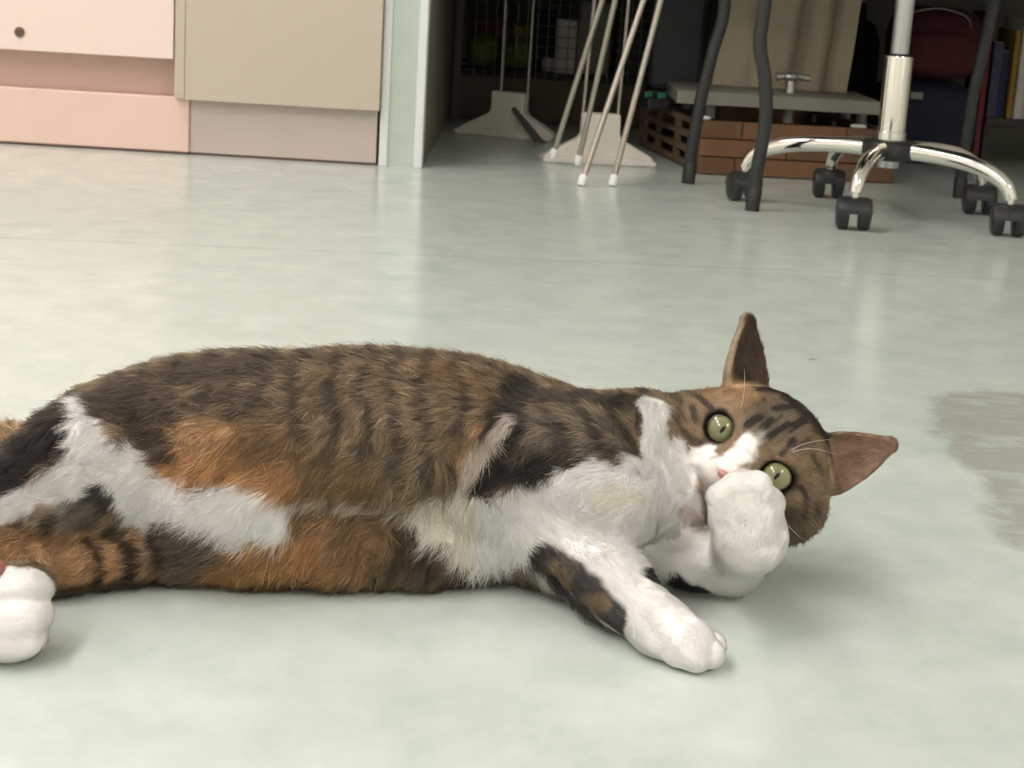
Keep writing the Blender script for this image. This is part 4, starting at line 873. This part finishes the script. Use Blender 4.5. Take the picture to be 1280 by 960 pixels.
for k in range(K):
    t = k / (K - 1)
    p = root + ln[:, None] * (D_f * (t * np.cos(lift) * (.8 + .2 * t))[:, None] + N_ * (np.sin(lift) * (t - .45 * t * t))[:, None]) - N_ * .0003 + pull * t ** 1.5
    p[:, 2] = np.maximum(p[:, 2], .0008)
    pts[:, k] = p - base; rad[:, k] = HAIR_R * (1.0 - .85 * t ** 1.5) * np.clip(ln / .007, .75, 1.25)
hcv = bpy.data.hair_curves.new('fur'); hcv.add_curves([K] * n)
hcv.attributes['position'].data.foreach_set('vector', pts.ravel())
ra = hcv.attributes.get('radius') or hcv.attributes.new('radius', 'FLOAT', 'POINT'); ra.data.foreach_set('value', rad.ravel())
ca_ = hcv.attributes.new('coat', 'FLOAT_COLOR', 'CURVE'); ca_.data.foreach_set('color', np.concatenate([hc_, np.ones((n, 1))], 1).astype(np.float32).ravel())
nv = N_ + .25 * D_f; nv /= np.linalg.norm(nv, axis=1)[:, None]
na = hcv.attributes.new('lie', 'FLOAT_VECTOR', 'CURVE'); na.data.foreach_set('vector', nv.astype(np.float32).ravel())
hcv.materials.append(fur_material('fur', True))
fur = bpy.data.objects.new('fur', hcv); C.objects.link(fur); fur.parent = cat; fur['kind'] = 'stuff'
print('hairs', n)

# eyes
def eye_material():
    m = bpy.data.materials.new('cat_iris'); m.use_nodes = True; nt = m.node_tree; b = nt.nodes['Principled BSDF']
    tc = nt.nodes.new('ShaderNodeTexCoord'); sp = nt.nodes.new('ShaderNodeSeparateXYZ'); nt.links.new(tc.outputs['Object'], sp.inputs[0])
    pw = nt.nodes.new('ShaderNodeCombineXYZ'); nt.links.new(sp.outputs[0], pw.inputs[0]); nt.links.new(sp.outputs[1], pw.inputs[1])
    ln_ = nt.nodes.new('ShaderNodeVectorMath'); ln_.operation = 'LENGTH'; nt.links.new(pw.outputs[0], ln_.inputs[0])
    mp = nt.nodes.new('ShaderNodeMapRange'); mp.inputs[2].default_value = .0115; nt.links.new(ln_.outputs['Value'], mp.inputs[0])
    nz = nt.nodes.new('ShaderNodeTexNoise'); nz.inputs['Scale'].default_value = 900; nt.links.new(tc.outputs['Object'], nz.inputs['Vector'])
    ad = nt.nodes.new('ShaderNodeMath'); ad.operation = 'MULTIPLY_ADD'; ad.inputs[1].default_value = .06; nt.links.new(nz.outputs[0], ad.inputs[0]); nt.links.new(mp.outputs[0], ad.inputs[2])
    r = nt.nodes.new('ShaderNodeValToRGB'); e = r.color_ramp.elements
    e[0].position = 0; e[0].color = lin((112, 116, 74)) + (1,); e[1].position = .74; e[1].color = lin((130, 132, 90)) + (1,)
    q = e.new(.80); q.color = lin((92, 94, 66)) + (1,); q = e.new(.88); q.color = lin((48, 42, 34)) + (1,)
    nt.links.new(ad.outputs[0], r.inputs[0]); nt.links.new(r.outputs[0], b.inputs['Base Color'])
    b.inputs['Roughness'].default_value = .25; b.inputs['Coat Weight'].default_value = 1; b.inputs['Coat Roughness'].default_value = .02
    return m
M['iris'] = eye_material(); M['pupil'] = mat('pupil_black', (10, 10, 10), .05)
for s in (-1, 1):
    c = Vector(HW(s * 2.38, 0, 3.18)); z_ = (Vector((.05, 0, .42)) - c).normalized(); y_ = Vector(HU); y_ = (y_ - z_ * y_.dot(z_)).normalized(); x_ = y_.cross(z_)
    T = Matrix((x_, y_, z_)).transposed().to_4x4(); T.translation = c
    eb = MB().ball((0, 0, 0), (.0115,) * 3, 48, 28).build('eye', M['iris'], smooth=True)
    eb.parent = cat; eb.matrix_parent_inverse = cat.matrix_world.inverted(); eb.matrix_world = T
    pv, pf = [(0, 0, math.sqrt(.0115 ** 2) + .00006)], []
    for ring in (1, 2, 3):
        for k in range(24):
            w = 2 * math.pi * k / 24; q = ring / 3
            x = .0016 * q * math.copysign(abs(math.cos(w)) ** 1.4, math.cos(w)); y = .0038 * q * math.sin(w)
            pv.append((x, y, math.sqrt(.0115 ** 2 - x * x - y * y) + .00006 - (.0002 if ring == 3 else 0)))
    for k in range(24):
        k2 = (k + 1) % 24; pf.append((0, 1 + k, 1 + k2))
        for ring in (0, 1): pf.append((1 + ring * 24 + k, 25 + ring * 24 + k, 25 + ring * 24 + k2, 1 + ring * 24 + k2))
    pu = MB().add(pv, pf).build('pupil', M['pupil'], smooth=True); pu.parent = eb
M['nose'] = mat('pink_nose', (196, 146, 142), .5, scale=600)
MB().ball(HW(0, -2.12, 5.22), (.0044, .0030, .0034), 20, 12, M=Matrix(HM.tolist()).transposed()).build('nose', M['nose'], cat, smooth=True)
M['whisker'] = mat('whisker', (235, 232, 226), .4)
for s in (-1, 1):
    for i in range(7):
        v0 = -2.2 - .22 * i + random.uniform(-.1, .1); u0 = s * (1.2 + .25 * (i % 3)); L_ = random.uniform(3.8, 5.8)
        dv = .25 - .22 * i + random.uniform(-.1, .1)
        P4 = [HW(u0, v0, 4.5), HW(u0 + s * L_ * .35, v0 + dv * .3 * L_ * .35, 4.7), HW(u0 + s * L_ * .7, v0 + dv * .45 * L_ * .7 - .1, 4.3), HW(u0 + s * L_, v0 + dv * .5 * L_ - .4, 3.4)]
        MB().tube(P4, [.00022, .0002, .00014, .00005], 5, smooth=5).build('whisker', M['whisker'], cat, smooth=True)
    for i in range(2 if s > 0 else 1):
        P4 = [HW(s * 2.0, 1.5, 4.0), HW(s * (2.6 + .5 * i), 2.8, 4.6), HW(s * (3.6 + i), 4.0 - .4 * i, 4.6)]
        MB().tube(P4, [.00013, .0001, .00004], 5, smooth=5).build('whisker', M['whisker'], cat, smooth=True)
M['pad'] = mat('pink_pad', (156, 98, 88), .6, scale=400)
for c, r in (((-0.2860,0.9440,0.0472), (.004,.009,.0045)), ((-0.2792,0.9250,0.0245), (.0045,.010,.0060)), ((-0.2765,0.9200,0.0161), (.006,.008,.0042))):
    MB().ball(c, r).build('toe_pad', M['pad'], cat, smooth=True)
